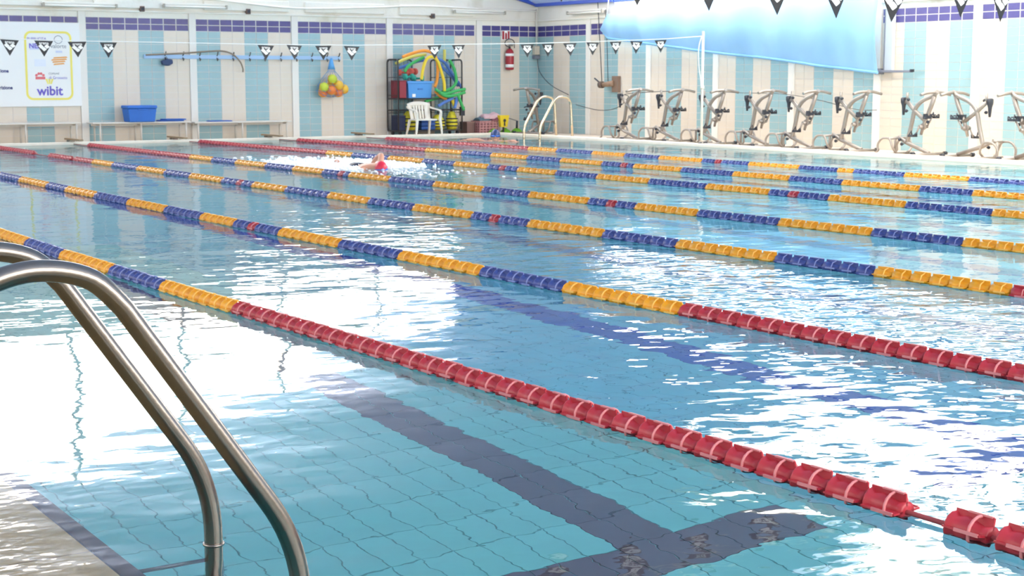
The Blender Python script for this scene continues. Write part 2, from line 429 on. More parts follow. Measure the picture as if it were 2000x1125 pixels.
# roof: arched strips, with a long glazed band on the right slope
GY0, GY1 = 7.0, 19.4
roof = MB(); glaz = []
for (xa, za), (xb, zb) in zip(ARCH[:-1], ARCH[1:]):
    def slab(y0, y1):
        roof.add([(xa,y0,za),(xb,y0,zb),(xb,y1,zb),(xa,y1,za),(xa,y0,za+.12),(xb,y0,zb+.12),(xb,y1,zb+.12),(xa,y1,za+.12)],
                 [(0,1,2,3),(7,6,5,4),(0,4,5,1),(1,5,6,2),(2,6,7,3),(3,7,4,0)])
    if xa > 20:
        slab(YN, 6.0); slab(27.5, YW+.2); glaz.append((xa,za,xb,zb,27.5))
    elif 13.8 < xb < 18 and xa < 18.5:
        g1 = GY1 if xb > 15 else 14.9
        slab(YN, GY0); slab(g1, YW+.2); glaz.append((xa,za,xb,zb,g1))
    else: slab(YN, YW+.2)
struct(roof.build('ceiling', M_ceiling))
skyl = struct(MB().box(15.5, 15.7, GY0-.05, GY1+.05, 4.9, 5.02).build('window_2', M_pilaster))
for y in np.arange(GY0+1.1, GY1, 2.197):
    b = MB()
    for xa, za, xb, zb, g1 in glaz:
        if y < g1: b.tube([(xa,y,za),(xb,y,zb)], .05, 4)
    b.build('rafter', M_pilaster, skyl)
for xa, za, xb, zb, g1 in glaz:
    MB().add([(xa,GY0,za+.06),(xb,GY0,zb+.06),(xb,g1,zb+.06),(xa,g1,za+.06)], [(0,1,2,3)]).build('pane', M_pane, skyl)
struct(MB().box(XW-.16, XW-.02, 27.5, YW-.1, 2.9, 3.1).build('trim_8', M_bluebeam, bevel=.01))
struct(MB().box(XW-.12, XW-.02, YN, 27.5, 2.88, 2.95).build('trim_10', M_bluebeam, bevel=.01))
struct(MB().box(19.22, 19.42, YN, 27.6, 3.18, 3.40).build('trim_11', M_bluebeam, bevel=.01))
# blue canopy strip over the corner end of the back wall
struct(MB().prism([(20.38,2.9),(20.38,3.1),(18.0,3.85),(18.0,3.5)], lambda a,b,d: (a,d,b), YW-.12, YW-.02).build('trim_9', M_bluebeam))
struct(MB().box(XL-.25, XL, YN, YW+.2, 0, 2.6).box(XL-.25, XL, YN, YW+.2, 3.6, 4.4).box(XL-.25, XL, YN, 4, 2.6, 3.6).box(XL-.25, XL, 24, YW+.2, 2.6, 3.6).build('wall_left', M_plaster))
wl = struct(MB().box(XL-.12, XL, 4, 24, 2.55, 2.63).build('window_3', M_pilaster))
for y in np.arange(4, 24.1, 2.5): MB().box(XL-.12, XL, y-.04, y+.04, 2.6, 3.6).build('mullion', M_pilaster, wl)
for y in np.arange(4, 23.9, 2.5): MB().box(XL-.07, XL-.06, y+.04, y+2.46, 2.63, 3.6).build('pane', M_pane, wl)
wf = MB().box(XL, XW, YN-.25, YN, 0, 1.9)
wf.box(XL, 0, YN-.25, YN, 1.1, 5.4).box(17.5, XW, YN-.25, YN, 1.1, 4.1)
struct(wf.prism([(0,5.4)]+[(x, arch_z(x)) for x in (0,2.6,5.5,8.24,10.25,12.5,14.84,15.6,17.5)]+[(17.5,3.9),(15.6,4.2),(12.5,5.2),(8.24,5.8),(3,5.6)], lambda a,b,d: (a,d,b), YN-.25, YN).build('wall_front', M_plaster))
wfw = struct(MB().box(0, 17.5, YN-.12, YN, 1.85, 1.93).build('window_4', M_pilaster))
for x in np.arange(0, 17.6, 2.5): MB().box(x-.05, x+.05, YN-.12, YN, 1.9, min(5.4, arch_z(x)-.3)).build('mullion', M_pilaster, wfw)

portal('portal_back', (9.8, YW+.02, 4.9), (-PI/2, 0, 0), 17, 4.2)
portal('portal_roof', (16.5, (GY0+GY1)/2, 4.75), (0, math.radians(23), 0), 4.2, GY1-GY0)
portal('portal_eave', (19.9, 17, 3.2), (0, math.radians(23), 0), 1.2, 21)
portal('portal_left', (XL, 14, 3.1), (0, -PI/2, 0), 1.0, 20)
portal('portal_right', (XW+.05, (WY0+WY1)/2, 2.57), (0, PI/2, 0), .66, WY1-WY0)
portal('portal_front', (8.75, YN, 3.8), (PI/2, 0, 0), 17.5, 3.8)

# ------------------------------------------------------------------ lane ropes
M_fl = {'y': mat('yellow_float', (232,160,22), .4, noise=.06, nscale=20), 'b': mat('blue_float', (58,74,142), .4, noise=.08, nscale=20), 'r': mat('red_float', (174,42,56), .4, noise=.08, nscale=20)}
M_rim = {'y': mat('yellow_float_rim', (240,184,84), .45), 'b': mat('blue_float_rim', (120,132,184), .45), 'r': mat('red_float_rim', (206,124,128), .45)}
M_cable = mat('rope_cable', (150,60,66), .6)
PITCH = .152
def float_mesh(c, hi):
    b = MB(); L = .132/2; seg = 14 if hi else 8
    # concave barrel between two flared ends, four fins and a raised ring round the middle
    b.lathe([(.014,-L),(.030,-L),(.024,-L*.6),(.034,-L*.1),(.040,L*.3),(.034,L*.75),(.046,L*.92),(.046,L),(.014,L)] if hi else [(.014,-L),(.030,-L),(.026,-L*.6),(.040,L*.3),(.046,L*.92),(.014,L)], axis='y', seg=seg, m=0)
    for k in range(4):
        Mx = Matrix.Rotation(k*PI/2, 4, 'Y')
        b.box(-.0028, .0028, -L, L, .016, .053, 0, Mx)
        b.box(-.005, .005, -L*.9, L*.35, .0505, .0555, 1, Mx)
    R = [(.050*math.cos(2*PI*k/16), -L*.35, .050*math.sin(2*PI*k/16)) for k in range(16)] if hi else [(.050*math.cos(2*PI*k/8), -L*.35, .050*math.sin(2*PI*k/8)) for k in range(8)]
    b.tube(R, .0048, 6 if hi else 4, 1, closed=True)
    return b.mesh('float', [M_fl[c], M_rim[c]])
FM = {(c, h): float_mesh(c, h) for c in 'ybr' for h in (0, 1)}
ROPES={
 1:([(3.23,12.60),(3.21,11.74),(3.20,10.71),(3.21,9.71),(3.21,8.75),(3.23,7.76),(3.24,6.67),(3.25,5.29),(3.26,4.39),(3.31,3.63),(3.34,3.21),(3.35,3.04),(3.29,2.82),(3.26,2.63)],
   [(12.60,'y'),(11.74,'b'),(10.71,'y'),(9.71,'b'),(8.75,'y'),(7.76,'r')]),
 2:([(5.25,20.31),(5.15,17.12),(5.11,15.04),(5.12,13.13),(5.20,12.05),(5.13,10.34),(5.18,9.44),(5.14,8.41),(5.18,7.43),(5.22,6.44),(5.24,5.40),(5.20,4.16)],
   [(20.89,'y'),(20.17,'b'),(19.17,'y'),(18.01,'b'),(17.55,'r'),(17.42,'b'),(17.12,'y'),(16.04,'b'),(15.04,'y'),(14.04,'b'),(13.13,'y'),(12.28,'b'),(12.03,'r'),(11.87,'b'),(11.41,'y'),(10.34,'b'),(9.44,'y'),(8.34,'b'),(7.43,'y'),(6.44,'r')]),
 3:([(7.26,28.02),(7.31,25.98),(7.18,24.66),(7.24,21.68),(7.20,19.57),(7.19,17.10),(7.21,14.81),(7.24,12.87),(7.20,10.93),(7.23,9.93),(7.21,8.92),(7.26,7.95),(7.29,6.96),(7.26,5.84)],
   [(28.66,'r'),(22.68,'y'),(21.68,'b'),(20.68,'y'),(19.57,'b'),(18.62,'y'),(17.62,'b'),(17.18,'r'),(17.04,'b'),(16.77,'y'),(15.76,'b'),(14.80,'y'),(13.81,'b'),(12.87,'y'),(11.80,'b'),(11.52,'r'),(11.35,'b'),(10.93,'y'),(9.93,'b'),(8.92,'y'),(7.95,'b'),(6.96,'y'),(5.89,'r')]),
 4:([(8.97,28.42),(8.97,23.32),(8.97,19.53),(9.07,17.73),(9.00,15.62),(9.00,13.66),(8.99,11.81),(9.08,10.90),(9.07,9.89),(9.09,8.89),(9.14,7.93),(9.18,7.40)],
   [(28.42,'r'),(23.32,'y'),(22.30,'b'),(21.36,'y'),(20.31,'b'),(19.41,'y'),(18.50,'b'),(18.14,'r'),(17.99,'b'),(17.73,'y'),(16.66,'b'),(15.62,'y'),(14.62,'b'),(13.66,'y'),(12.64,'b'),(12.38,'r'),(12.19,'b'),(11.81,'y'),(10.90,'b'),(9.89,'y'),(8.89,'b'),(7.93,'y')]),
 5:([(11.33,28.82),(11.35,23.38),(11.29,20.21),(11.39,18.41),(11.49,16.68),(11.50,14.65),(11.43,12.54),(11.38,11.63),(11.35,10.58),(11.32,9.14)],
   [(28.82,'r'),(23.38,'y'),(22.37,'b'),(21.27,'y'),(20.21,'b'),(19.32,'y'),(18.41,'b'),(18.01,'r'),(17.86,'b'),(17.63,'y'),(16.68,'b'),(15.68,'y'),(14.65,'b'),(13.61,'y'),(12.54,'b'),(12.26,'r'),(12.07,'b'),(11.63,'y'),(10.58,'b'),(9.55,'y')]),
 6:([(13.23,28.49),(13.21,23.26),(13.26,20.18),(13.23,18.15),(13.26,16.35),(13.15,15.23),(13.19,13.24),(13.14,11.26),(13.17,10.65)],
   [(28.49,'r'),(23.26,'y'),(22.12,'b'),(21.18,'y'),(20.18,'b'),(19.20,'y'),(18.15,'b'),(17.74,'r'),(17.59,'b'),(17.33,'y'),(16.35,'b'),(15.23,'y'),(14.23,'b'),(13.24,'y'),(12.12,'b'),(11.83,'r'),(11.68,'b'),(11.26,'y')]),
 7:([(15.24,28.46),(15.10,22.98),(15.14,20.12),(15.10,18.11),(15.02,16.07),(15.10,14.89),(15.06,13.04),(14.96,12.11)],
   [(28.46,'r'),(22.98,'y'),(22.04,'b'),(21.08,'y'),(20.12,'b'),(19.14,'y'),(18.11,'b'),(17.82,'r'),(17.70,'b'),(17.08,'y'),(16.07,'b'),(15.30,'y'),(14.89,'b'),(14.04,'y'),(13.04,'b'),(12.42,'r'),(12.29,'b')]),
}

RL = {1: 'lane rope nearest the ladder with its near stretch of red floats',
      2: 'second lane rope from the near ladder, red floats at the right edge of the photo',
      3: 'third lane rope from the near ladder, gaps in its red far end',
      4: 'fourth lane rope from the near ladder, on the near side of the red capped swimmer',
      5: 'fifth lane rope from the near ladder, just behind the red capped swimmer',
      6: 'sixth lane rope from the near ladder, second from the exercise bikes',
      7: 'farthest lane rope, next to the swimmer in the dark blue cap and the exercise bikes'}
for k, (pts, segs) in ROPES.items():
    xs = np.array([p[0] for p in pts]); ys = np.array([p[1] for p in pts])
    cf = np.polyfit(ys, xs, 3 if k == 1 else 2)
    y0, y1 = ys.min(), ys.max()
    def X(y): return float(np.polyval(cf, min(max(y, y0), y1)))
    t = thing('lane_rope', RL[k], 'lane rope', (X(y0), PYN+.02, 0), 0, 'lane ropes across the pool')
    far = {1: 29.36, 2: 29.36, 3: 29.36, 4: 28.45, 5: 28.85, 6: 28.5, 7: 28.5}[k]
    o = Vector(t.location)
    MB().tube([Vector((X(y), y, .012))-o for y in np.linspace(PYN+.02, 29.36, 60)], .008, 6).build('cable', M_cable, t)
    cols = sorted(segs, reverse=True)          # (far end of the run, colour), far to near
    y = far-.1; n = 0
    if k == 1: y = 3.10+PITCH*int((far-.1-3.10)/PITCH)
    while y > PYN+.35:
        c = cols[0][1]
        for yy, cc in cols:
            if y < yy: c = cc
        skip = k == 3 and (24.9 < y < 25.9 or 23.62 < y < 23.75)
        if not skip:
            tilt = random.uniform(-.12, .12)
            inst(FM[(c, 1 if (k <= 2 and y < 16) else 0)], 'float', t, Vector((X(y), y, .0 if k == 7 else .013))-o,
                 (0, tilt if not (k == 1 and y < 3) else .2, math.atan2(-(X(y+.1)-X(y-.1)), .2)))
            n += 1
        y -= PITCH if not (k == 1 and 2.7 < y < 3.11) else (.305 if y > 3 else .178)
# rope anchor bars at the far end
for x, wherex in ((8.98, 'under the blue crate, leftmost of four'), (11.03, 'below the blue boards, second from left'), (13.05, 'right of the benches, third from left'), (15.12, 'left of the wire cage, rightmost of four')):
    t = thing('anchor_bar', 'low brown bar at pool edge ' + wherex, 'rope anchor', (x, 29.3, .05))
    MB().box(-.045, .045, -.42, .5, .035, .065).build('bar', M_brown, t, bevel=.006)
    MB().box(-.06, .06, .15, .3, 0, .035).build('foot', M_steel, t)

# ------------------------------------------------------------------ near ladder
def ladder(name, label, rails, z0s, rad, flip=1, group=None, steps=True):
    t = thing(name, label, 'pool ladder', (0,0,0), 0, group)
    for pts, y in rails:
        P = [(x, y, z) for x, z in pts]
        MB().tube(P, rad, 18).build('rail', M_steel, t)
    return t
def rail_profile(xv, zk):
    # waterside post, knee, long slope, arch over the edge, foot on the deck
    off = .02
    a = fillet([(xv,0,-1.15),(xv,0,zk),(1.07+off,0,.80)], .15, 10)[:-1]
    arc = spline([(1.12+off,0,.735),(1.05+off,0,.803),(.955+off,0,.830),(.86+off,0,.822),(.76+off,0,.775),(.68+off,0,.68),(.63+off,0,.56)], 5)
    return [(v[0], v[2]) for v in a+list(arc)+[Vector((.60+off,0,.40)), Vector((.60+off,0,-.03))]]
tl = ladder('pool_ladder', 'large brushed steel pool ladder with curved handrails in the near left corner',
            [(rail_profile(1.567,.109), 3.4), (rail_profile(1.522,.175), 3.862)], None, .0248)
for z in (-.12, -.34, -.62, -.90):
    if z < -.2: MB().box(1.44, 1.56, 3.42, 3.85, z-.02, z).box(1.44, 1.56, 3.42, 3.85, z-.0, z+.006).build('step', M_steel, tl, bevel=.006)
    b = MB()
    b.tube([(1.512,3.862,z-.01),(1.29,3.862,z-.01)], .012, 8); b.tube([(1.55,3.4,z-.01),(1.29,3.4,z-.01)], .012, 8)
    if z in (-.12, -.90): b.build('wall_stay', M_steel, tl)
for y, off in ((3.4, .055), (3.862, .01)):
    MB().lathe([(.029,-.008),(.029,.004)], (1.512+off, y, 0), seg=16).build('collar', M_steel, tl)
    MB().lathe([(.06,-.024),(.06,-.012),(.03,0)], (.62, y, 0), seg=16).build('base_flange', M_steel, tl)

# far ladder on the right side of the pool
def far_profile():
    a = fillet([(18.28,0,-1.0),(18.28,0,.22),(18.66,0,.86)], .12, 6)[:-1]
    arc = spline([(18.62,0,.76),(18.72,0,.84),(18.85,0,.86),(18.99,0,.83),(19.06,0,.74),(19.08,0,.6)], 4)
    return [(v[0], v[2]) for v in a+list(arc)+[Vector((19.10,0,.3)), Vector((19.12,0,.0))]]
M_ladder2 = mat('polished_steel', (232,214,184), .16, .9)
t2 = thing('pool_ladder', 'small bright pool ladder at the far right edge in front of the room corner', 'pool ladder', (0,0,0))
for y in (27.95, 27.34): MB().tube([(x, y, z) for x, z in far_profile()], .026, 10).build('rail', M_ladder2, t2)
for z in (-.2, -.5): MB().box(18.22, 18.34, 27.36, 27.93, z-.02, z).build('step', M_ladder2, t2)

# ------------------------------------------------------------------ pennant lines
def pennant_meshes():
    w, h = .27, .225
    fl = MB().prism([(-w/2,0),(w/2,0),(0,-h)], lambda a,b,d: (a,d,b), -.0012, .0012).mesh('flag', M_flag)
    em = MB()
    def dia(cx, cz, s):
        p = [(cx-s*1.25,cz+.004),(cx-s*1.12,cz+s*.32),(cx-.002,cz+s*.95),(cx+s*.12,cz+s*.92),(cx+s*1.2,cz+s*.1),(cx+s*1.12,cz-s*.3),(cx+.002,cz-s*.95),(cx-s*.12,cz-s*.92)]
        em.prism(p, lambda a,b,d: (a,d,b), -.0022, .0022)
    s = .031
    for cx, cz in ((-.043,-.082),(.043,-.082),(0,-.118)): dia(cx, cz, s)
    return fl, em.mesh('emblem', M_white), text_mesh('arena', .062, bold=.0012)
FLG, EMB, LET = pennant_meshes(); LET.materials.clear(); LET.materials.append(M_white)
def pennant_line(label, pts, flags, loc, tilt=0.0, z_off=0):
    t = thing('pennant_line', label, 'pennant line', loc)
    o = Vector(loc)
    MB().tube([Vector(p)-o for p in pts], .007, 5).build('cord', M_cord, t)
    for x, y, z in flags:
        tl_ = random.uniform(-.05, .05)
        f = inst(FLG, 'flag', t, Vector((x, y, z-.004))-o, (random.uniform(-.08,.08)+tilt, tl_, random.uniform(-.12,.12)))
        inst(EMB, 'emblem', f, (0,0,0)); 
        inst(LET, 'lettering', f, (0,-.003,-.034), (PI/2,0,0)); 
        inst(LET, 'lettering', f, (0,.003,-.034), (PI/2,0,PI))
    return t
pennant_line('cord of small black and white pennants strung across the far end of the pool', [(5.46,22.44,1.807),(6.01,22.44,1.801),(6.97,22.44,1.784),(8.11,22.44,1.780),(9.75,22.44,1.769),(11.42,22.44,1.773),(12.93,22.44,1.802),(14.74,22.44,1.840),(16.59,22.44,1.907),(17.74,22.44,1.959),(18.60,22.44,2.020)],
    [(6.01,22.44,1.793),(6.49,22.44,1.785),(6.97,22.44,1.777),(7.43,22.44,1.772),(9.91,22.44,1.759),(10.39,22.44,1.765),(10.89,22.44,1.763),(11.39,22.44,1.760),(12.91,22.44,1.793),(13.37,22.44,1.803),(14.74,22.44,1.832),(15.17,22.44,1.845),(15.63,22.44,1.860),(16.12,22.44,1.879),(16.62,22.44,1.899),(17.08,22.44,1.913),(17.63,22.44,1.939)], (5.46,22.44,1.5))
nx = [3.53, 4.07, 4.61, 5.15, 5.69, 6.23, 6.79, 7.3, 7.84, 8.49, 8.91, 9.45]
nz = [1.946, 1.936, 1.926, 1.916, 1.906, 1.889, 1.876, 1.865, 1.852, 1.896, 1.873, 1.873]
pennant_line('cord of larger pennants hanging into the top edge of the photo at right', [(2.03,7.47,1.98)]+[(x,7.47,z+.004) for x, z in zip(nx, nz)]+[(11.45,7.47,1.9),(14.45,7.47,1.95)],
    [(x,7.47,z) for x, z in zip(nx, nz)], (2.03,7.47,1.5))


pole = thing('flag_pole', 'slim white steel pole holding the end of the far pennant line', 'pole', (18.62,22.44,.05))
MB().lathe([(.07,0),(.07,.012),(.03,.03)], seg=14).build('base', M_steel, pole)
MB().tube([(0,0,.02),(0,0,2.06)], .024, 10).build('shaft', M_whiteplastic, pole)
MB().tube([(0,0,1.0),(0,0,1.06)], .034, 10).build('collar', M_whiteplastic, pole)
MB().tube(spline([(-.03,0,1.97),(-.10,0,1.75),(-.085,0,1.4),(-.05,0,1.22),(-.03,0,1.05)], 5), .010, 5).build('tail_rope', M_cord, pole)

# ------------------------------------------------------------------ far wall: sign board, benches, hooks
sign = thing('sign_board', 'white sponsor board with a yellow rounded frame on the tiled back wall', 'sign board', (8.6, YW-.035, 1.5))
MB().box(-1.6, .955, 0, .02, -.795, .83).build('panel', mat('board_white', (236,236,232), .5), sign, bevel=.004)
M_yel = mat('print_yellow', (240,226,110), .6); M_pur = mat('print_purple', (110,96,190), .6); M_grey = mat('print_grey', (120,124,136), .6)
M_or = mat('print_orange', (236,166,90), .6); M_redp = mat('print_red', (230,120,124), .6); M_navyp = mat('print_navy', (50,56,120), .6); M_lav = mat('print_lavender', (206,212,232), .6)
fr = fillet([(-.08,-.001,.62),(-.08,-.001,-.62),(.76,-.001,-.62),(.76,-.001,.62),(-.08,-.001,.62)], .14, 6)
fr = [Vector((p[0], -.004, p[2])) for p in fr]
b = MB(); R_ = []
def rrect(x0, x1, z0, z1, r, n=6):
    out = []
    for cx, cz, a0 in ((x1-r,z1-r,0),(x0+r,z1-r,90),(x0+r,z0+r,180),(x1-r,z0+r,270)):
        for k in range(n+1):
            a = math.radians(a0+90*k/n); out.append((cx+r*math.cos(a), cz+r*math.sin(a)))
    return out
b = MB(); oo = rrect(-.13, .79, -.67, .66, .13); ii = rrect(-.09, .75, -.63, .62, .10); n = len(oo)
v = [(p[0],-.004,p[1]) for p in oo]+[(p[0],-.004,p[1]) for p in ii]+[(p[0],0,p[1]) for p in oo]+[(p[0],0,p[1]) for p in ii]
b.add(v, [(i,(i+1)%n,n+(i+1)%n,n+i) for i in range(n)]+[(i,(i+1)%n,2*n+(i+1)%n,2*n+i) for i in range(n)])
b.build('printed_frame', M_yel, sign)
RX = (PI/2,0,0)
text_obj('wibit', .25, M_pur, sign, (.33,-.004,-.50), RX, 'lettering', .006)
for q in (-1,0,1): MB().prism([(-.012,0),(.012,0),(.03*q+.02,.10),(.03*q-.02,.10)], lambda a,b_,d: (.33+.03*q+a,d,-.36+b_), -.004, 0).build('leaf_mark', M_yel, sign)
text_obj('PUBBLICITA', .07, M_pur, sign, (.11,-.004,.51), RX); MB().box(-.03,.15,-.004,0,.30,.42).build('purple_mark', M_lav, sign)
text_obj('NEL', .13, M_pur, sign, (.07,-.005,.37), RX, 'lettering', .004)
text_obj('valorte', .11, M_grey, sign, (.53,-.004,.37), RX)
MB().tube([(.53+.08*math.cos(a),-.003,.5+.075*math.sin(a)) for a in np.linspace(0,2*PI,15)[:-1]], .005, 4, closed=True).build('ring_mark', M_grey, sign)
MB().box(.47,.60,-.004,0,.245,.285).build('small_mark', M_lav, sign)
for q, (x0, x1, z) in enumerate(((.42,.70,.13),(.38,.69,.09),(.40,.66,.05),(.42,.64,.005))):
    MB().prism([(x0,z),(x1,z+.02),(x1-.02,z+.045),(x0+.01,z+.028)], lambda a,b_,d: (a,d,b_), -.004, 0).build('orange_stroke', M_or, sign)
MB().box(.05,.27,-.003,0,-.02,.12).build('pale_mark', mat('print_pale', (226,230,238), .6), sign)
for q in range(4): MB().lathe([(.026,-.004),(.026,0)], (.08+.045*q,0,-.19+(.03 if q in (1,2) else 0)), 'y', 10).build('red_mark', M_redp, sign)
MB().box(.06,.25,-.004,0,-.27,-.22).build('red_mark', M_redp, sign)
text_obj('COMUNE', .05, M_grey, sign, (.42,-.004,-.16), RX); text_obj('di Grosseto', .075, M_pur, sign, (.50,-.004,-.24), RX)
text_obj('ione', .09, M_navyp, sign, (-.53,-.004,-.11), RX, 'lettering', .003); text_obj('iscrizione', .09, M_navyp, sign, (-.56,-.004,-.43), RX, 'lettering', .003)

M_bench = mat('bench_paint', (214,208,196), .45)
def bench(x0, x1, legs, z, label):
    t = thing('bench', label, 'bench', ((x0+x1)/2, 30.3, 0), 0, 'benches along the back wall'); c = (x0+x1)/2
    MB().box(x0-c, x1-c, -.21, -.01, z-.03, z).build('seat_plank', M_bench, t, bevel=.006); MB().box(x0-c, x1-c, .01, .21, z-.03, z).build('seat_plank', M_bench, t, bevel=.006)
    MB().box(x0-c+.03, x1-c-.03, -.02, .02, z-.075, z-.03).build('rail', M_bench, t)
    for x in legs:
        for y in (-.18, .18): MB().tube([(x-c, y, 0), (x-c, y, z-.03)], .02, 8).build('leg', M_bench, t)
        MB().box(x-c-.018, x-c+.018, -.18, .18, z-.065, z-.03).build('crosspiece', M_bench, t)
    return t
bench(7.2, 9.36, (7.35, 8.3, 9.28), .40, 'white bench below the sponsor board at the left edge')
bench(9.60, 11.62, (9.75, 10.58, 11.52), .39, 'white bench carrying the deep blue crate')
bench(11.70, 13.84, (11.78, 12.74, 13.74), .37, 'right-hand white bench with only one thin blue board on it')

t = thing('storage_crate', 'deep blue plastic crate with a lid standing on the bench', 'crate', (10.58, 30.2, .391))
b = MB().frustum((0,0), (.52,.36), (.58,.40), 0, .26); b.build('body', M_bluebox, t, bevel=.015)
MB().box(-.305,.305,-.21,.21,.262,.325).build('lid', M_bluebox, t, bevel=.02)
MB().box(-.1,.1,-.225,-.205,.235,.262).build('handle', M_bluebox, t, bevel=.006)
def kick(x, y, z, w, d, h, label, rz=0, name='kickboard'):
    b = MB().prism(rrect(-w/2, w/2, -d/2, d/2, .07), lambda a,b_,dd: (a,b_,dd), 0, h)
    o = b.build(name, M_kick, None, bevel=.006); o.location = (x,y,z); o.rotation_euler = (0,0,rz); tag(o, label, 'kickboard', 'blue boards lying on the benches'); return o
kick(11.24, 30.26, .391, .52, .3, .024, 'lower of two blue boards stacked right of the blue crate')
kick(11.3, 30.25, .417, .48, .3, .024, 'upper of two blue boards stacked right of the blue crate', .1)
kick(12.3, 30.27, .371, .5, .28, .02, 'thin blue board alone on the right-hand bench')

M_railblue = mat('rail_blue', (164,196,228), .5)
t = thing('hook_rail', 'pale blue coat hook rail on the back wall', 'hook rail', (13.2, YW-.03, 1.68))
MB().box(-2.35, 2.05, -.012, .012, -.035, .045).build('board', M_railblue, t, bevel=.004)
for x in (11.29,11.67,12.03,12.41,12.76,13.13,13.47,13.84,14.2,14.56,14.92,15.2):
    MB().tube(spline([(x-13.2,-.01,.03),(x-13.2,-.05,.06),(x-13.2,-.075,.11)],3), .012, 6).tube(spline([(x-13.2,-.01,-.01),(x-13.2,-.04,-.07),(x-13.2,-.07,-.03)],3), .012, 6).build('hook', M_steel, t)
o = MB().tube(spline([(10.86,30.5,1.715),(11.6,30.5,1.755),(12.2,30.5,1.80),(12.5,30.5,1.81),(12.72,30.5,1.745),(12.88,30.5,1.6),(12.94,30.5,1.46),(12.94,30.5,1.38)], 6), .016, 8).build('curved_rod', mat('old_tube', (138,122,102), .5))
tag(o, 'long brown rod with a hooked end resting on the hook rail', 'rod')
t = thing('hanging_bag', 'small dark pouch hanging at the left end of the hook rail', 'bag', (11.3, 30.54, 1.64))
MB().prism([(-.11,-.04),(.02,.0),(.12,-.01),(.13,-.09),(.04,-.14),(-.09,-.12)], lambda a,b_,d: (a,d,b_), -.05, .05).build('pouch', mat('dark_blue_cloth', (62,78,110), .8), t, bevel=.02)
MB().tube([(-.03,0,-.02),(0,0,.05),(.03,0,-.01)], .007, 5).build('loop', M_black, t)

# net bag with balls
t = thing('net_bag', 'clear blue mesh bag hanging from a hook of the back wall rail', 'net bag', (14.95, 30.43, 1.68))
M_net = mat('net_cord', (90,160,214), .6)
b = MB()
prof = [(.02,0),(.045,-.12),(.09,-.28),(.22,-.42),(.33,-.58),(.36,-.70),(.27,-.79),(.03,-.83)]
for k in range(14):
    a = 2*PI*k/14; b.tube([(r*math.cos(a+.25*i%2), r*.5*math.sin(a+.25*i%2), z) for i, (r, z) in enumerate(prof)], .0035, 3)
for r, z in prof[1:-1]: b.tube([(r*math.cos(2*PI*k/14), r*.5*math.sin(2*PI*k/14), z) for k in range(14)], .003, 3, closed=True)
b.build('netting', M_net, t)
MB().lathe([(.03,-.02),(.06,-.15),(.085,-.24)], seg=10).build('gathered_neck', M_net, t)
BC = {'yellow': mat('ball_yellow', (236,186,60), .5), 'green': mat('ball_green', (196,206,60), .5), 'orange': mat('ball_orange', (236,130,60), .5)}
balls = [(-.02,-.08,-.45,'green','topmost yellow green ball in the net bag'),(-.21,-.06,-.62,'green','yellow green ball at the left of the net bag'),(.12,-.09,-.58,'yellow','yellow ball in the middle of the net bag'),(.27,-.04,-.66,'yellow','yellow ball at the right of the net bag'),(-.05,-.09,-.68,'orange','orange ball low in the middle of the net bag'),(.14,-.03,-.73,'orange','orange ball at the bottom right of the net bag'),(-.2,0.02,-.73,'orange','orange ball at the bottom left of the net bag'),(.02,.05,-.6,'yellow','yellow ball at the back of the net bag')]
for x, y, z, c, lb in balls:
    bt = thing('ball', lb, 'ball', (14.95+x, 30.43+y, 1.68+z), 0, 'balls in the net bag')
    MB().ball((0,0,0), .105, 12, 8).build('shell', BC[c], bt)
    MB().tube([(.105*math.cos(a), .105*math.sin(a)*.4, .105*math.sin(a)*.92) for a in np.linspace(0,2*PI,17)[:-1]], .006, 4, closed=True).build('seam', BC['orange' if c != 'orange' else 'yellow'], bt)

# fire extinguisher and its sign
t = thing('fire_extinguisher', 'red fire extinguisher hung on the tiles near the room corner', 'extinguisher', (19.56, YW-.11, 1.44))
MB().lathe([(.05,0),(.095,.01),(.10,.04),(.10,.38),(.085,.44),(.045,.48),(.03,.49)], seg=16).build('cylinder', M_red, t)
MB().lathe([(.103,.06),(.103,.13)], seg=16).build('label_band', M_white, t); MB().lathe([(.102,.32),(.102,.38)], seg=16).build('label_band', M_white, t)
MB().lathe([(.025,.48),(.025,.54)], seg=10).box(-.02,.09,-.015,.015,.55,.57).box(-.02,.1,-.012,.012,.585,.6).build('valve', M_black, t)
MB().tube(spline([(-.02,0,.53),(-.10,0,.56),(-.13,0,.62),(-.08,0,.69),(.03,0,.705),(.12,0,.65),(.13,0,.5)],5), .011, 6).build('hose', M_black, t)
MB().box(-.03,.03,.09,.105,.2,.42).build('bracket', M_black, t)
t = thing('extinguisher_sign', 'red and white fire extinguisher sign above the extinguisher', 'sign', (19.51, YW-.02, 2.235))
MB().box(-.115,.115,-.006,.006,-.11,.11).build('plate', M_white, t)
MB().box(-.1,-.045,-.009,0,-.095,.095).build('red_field', M_red, t); MB().box(.05,.1,-.009,0,-.095,.095).build('red_field', M_red, t)
MB().prism([(-.02,-.09),(.03,-.09),(.03,.03),(.012,.06),(-.01,.06),(-.02,.03)], lambda a,b_,d: (a,d,b_), -.009, 0).build('pictogram', M_red, t)

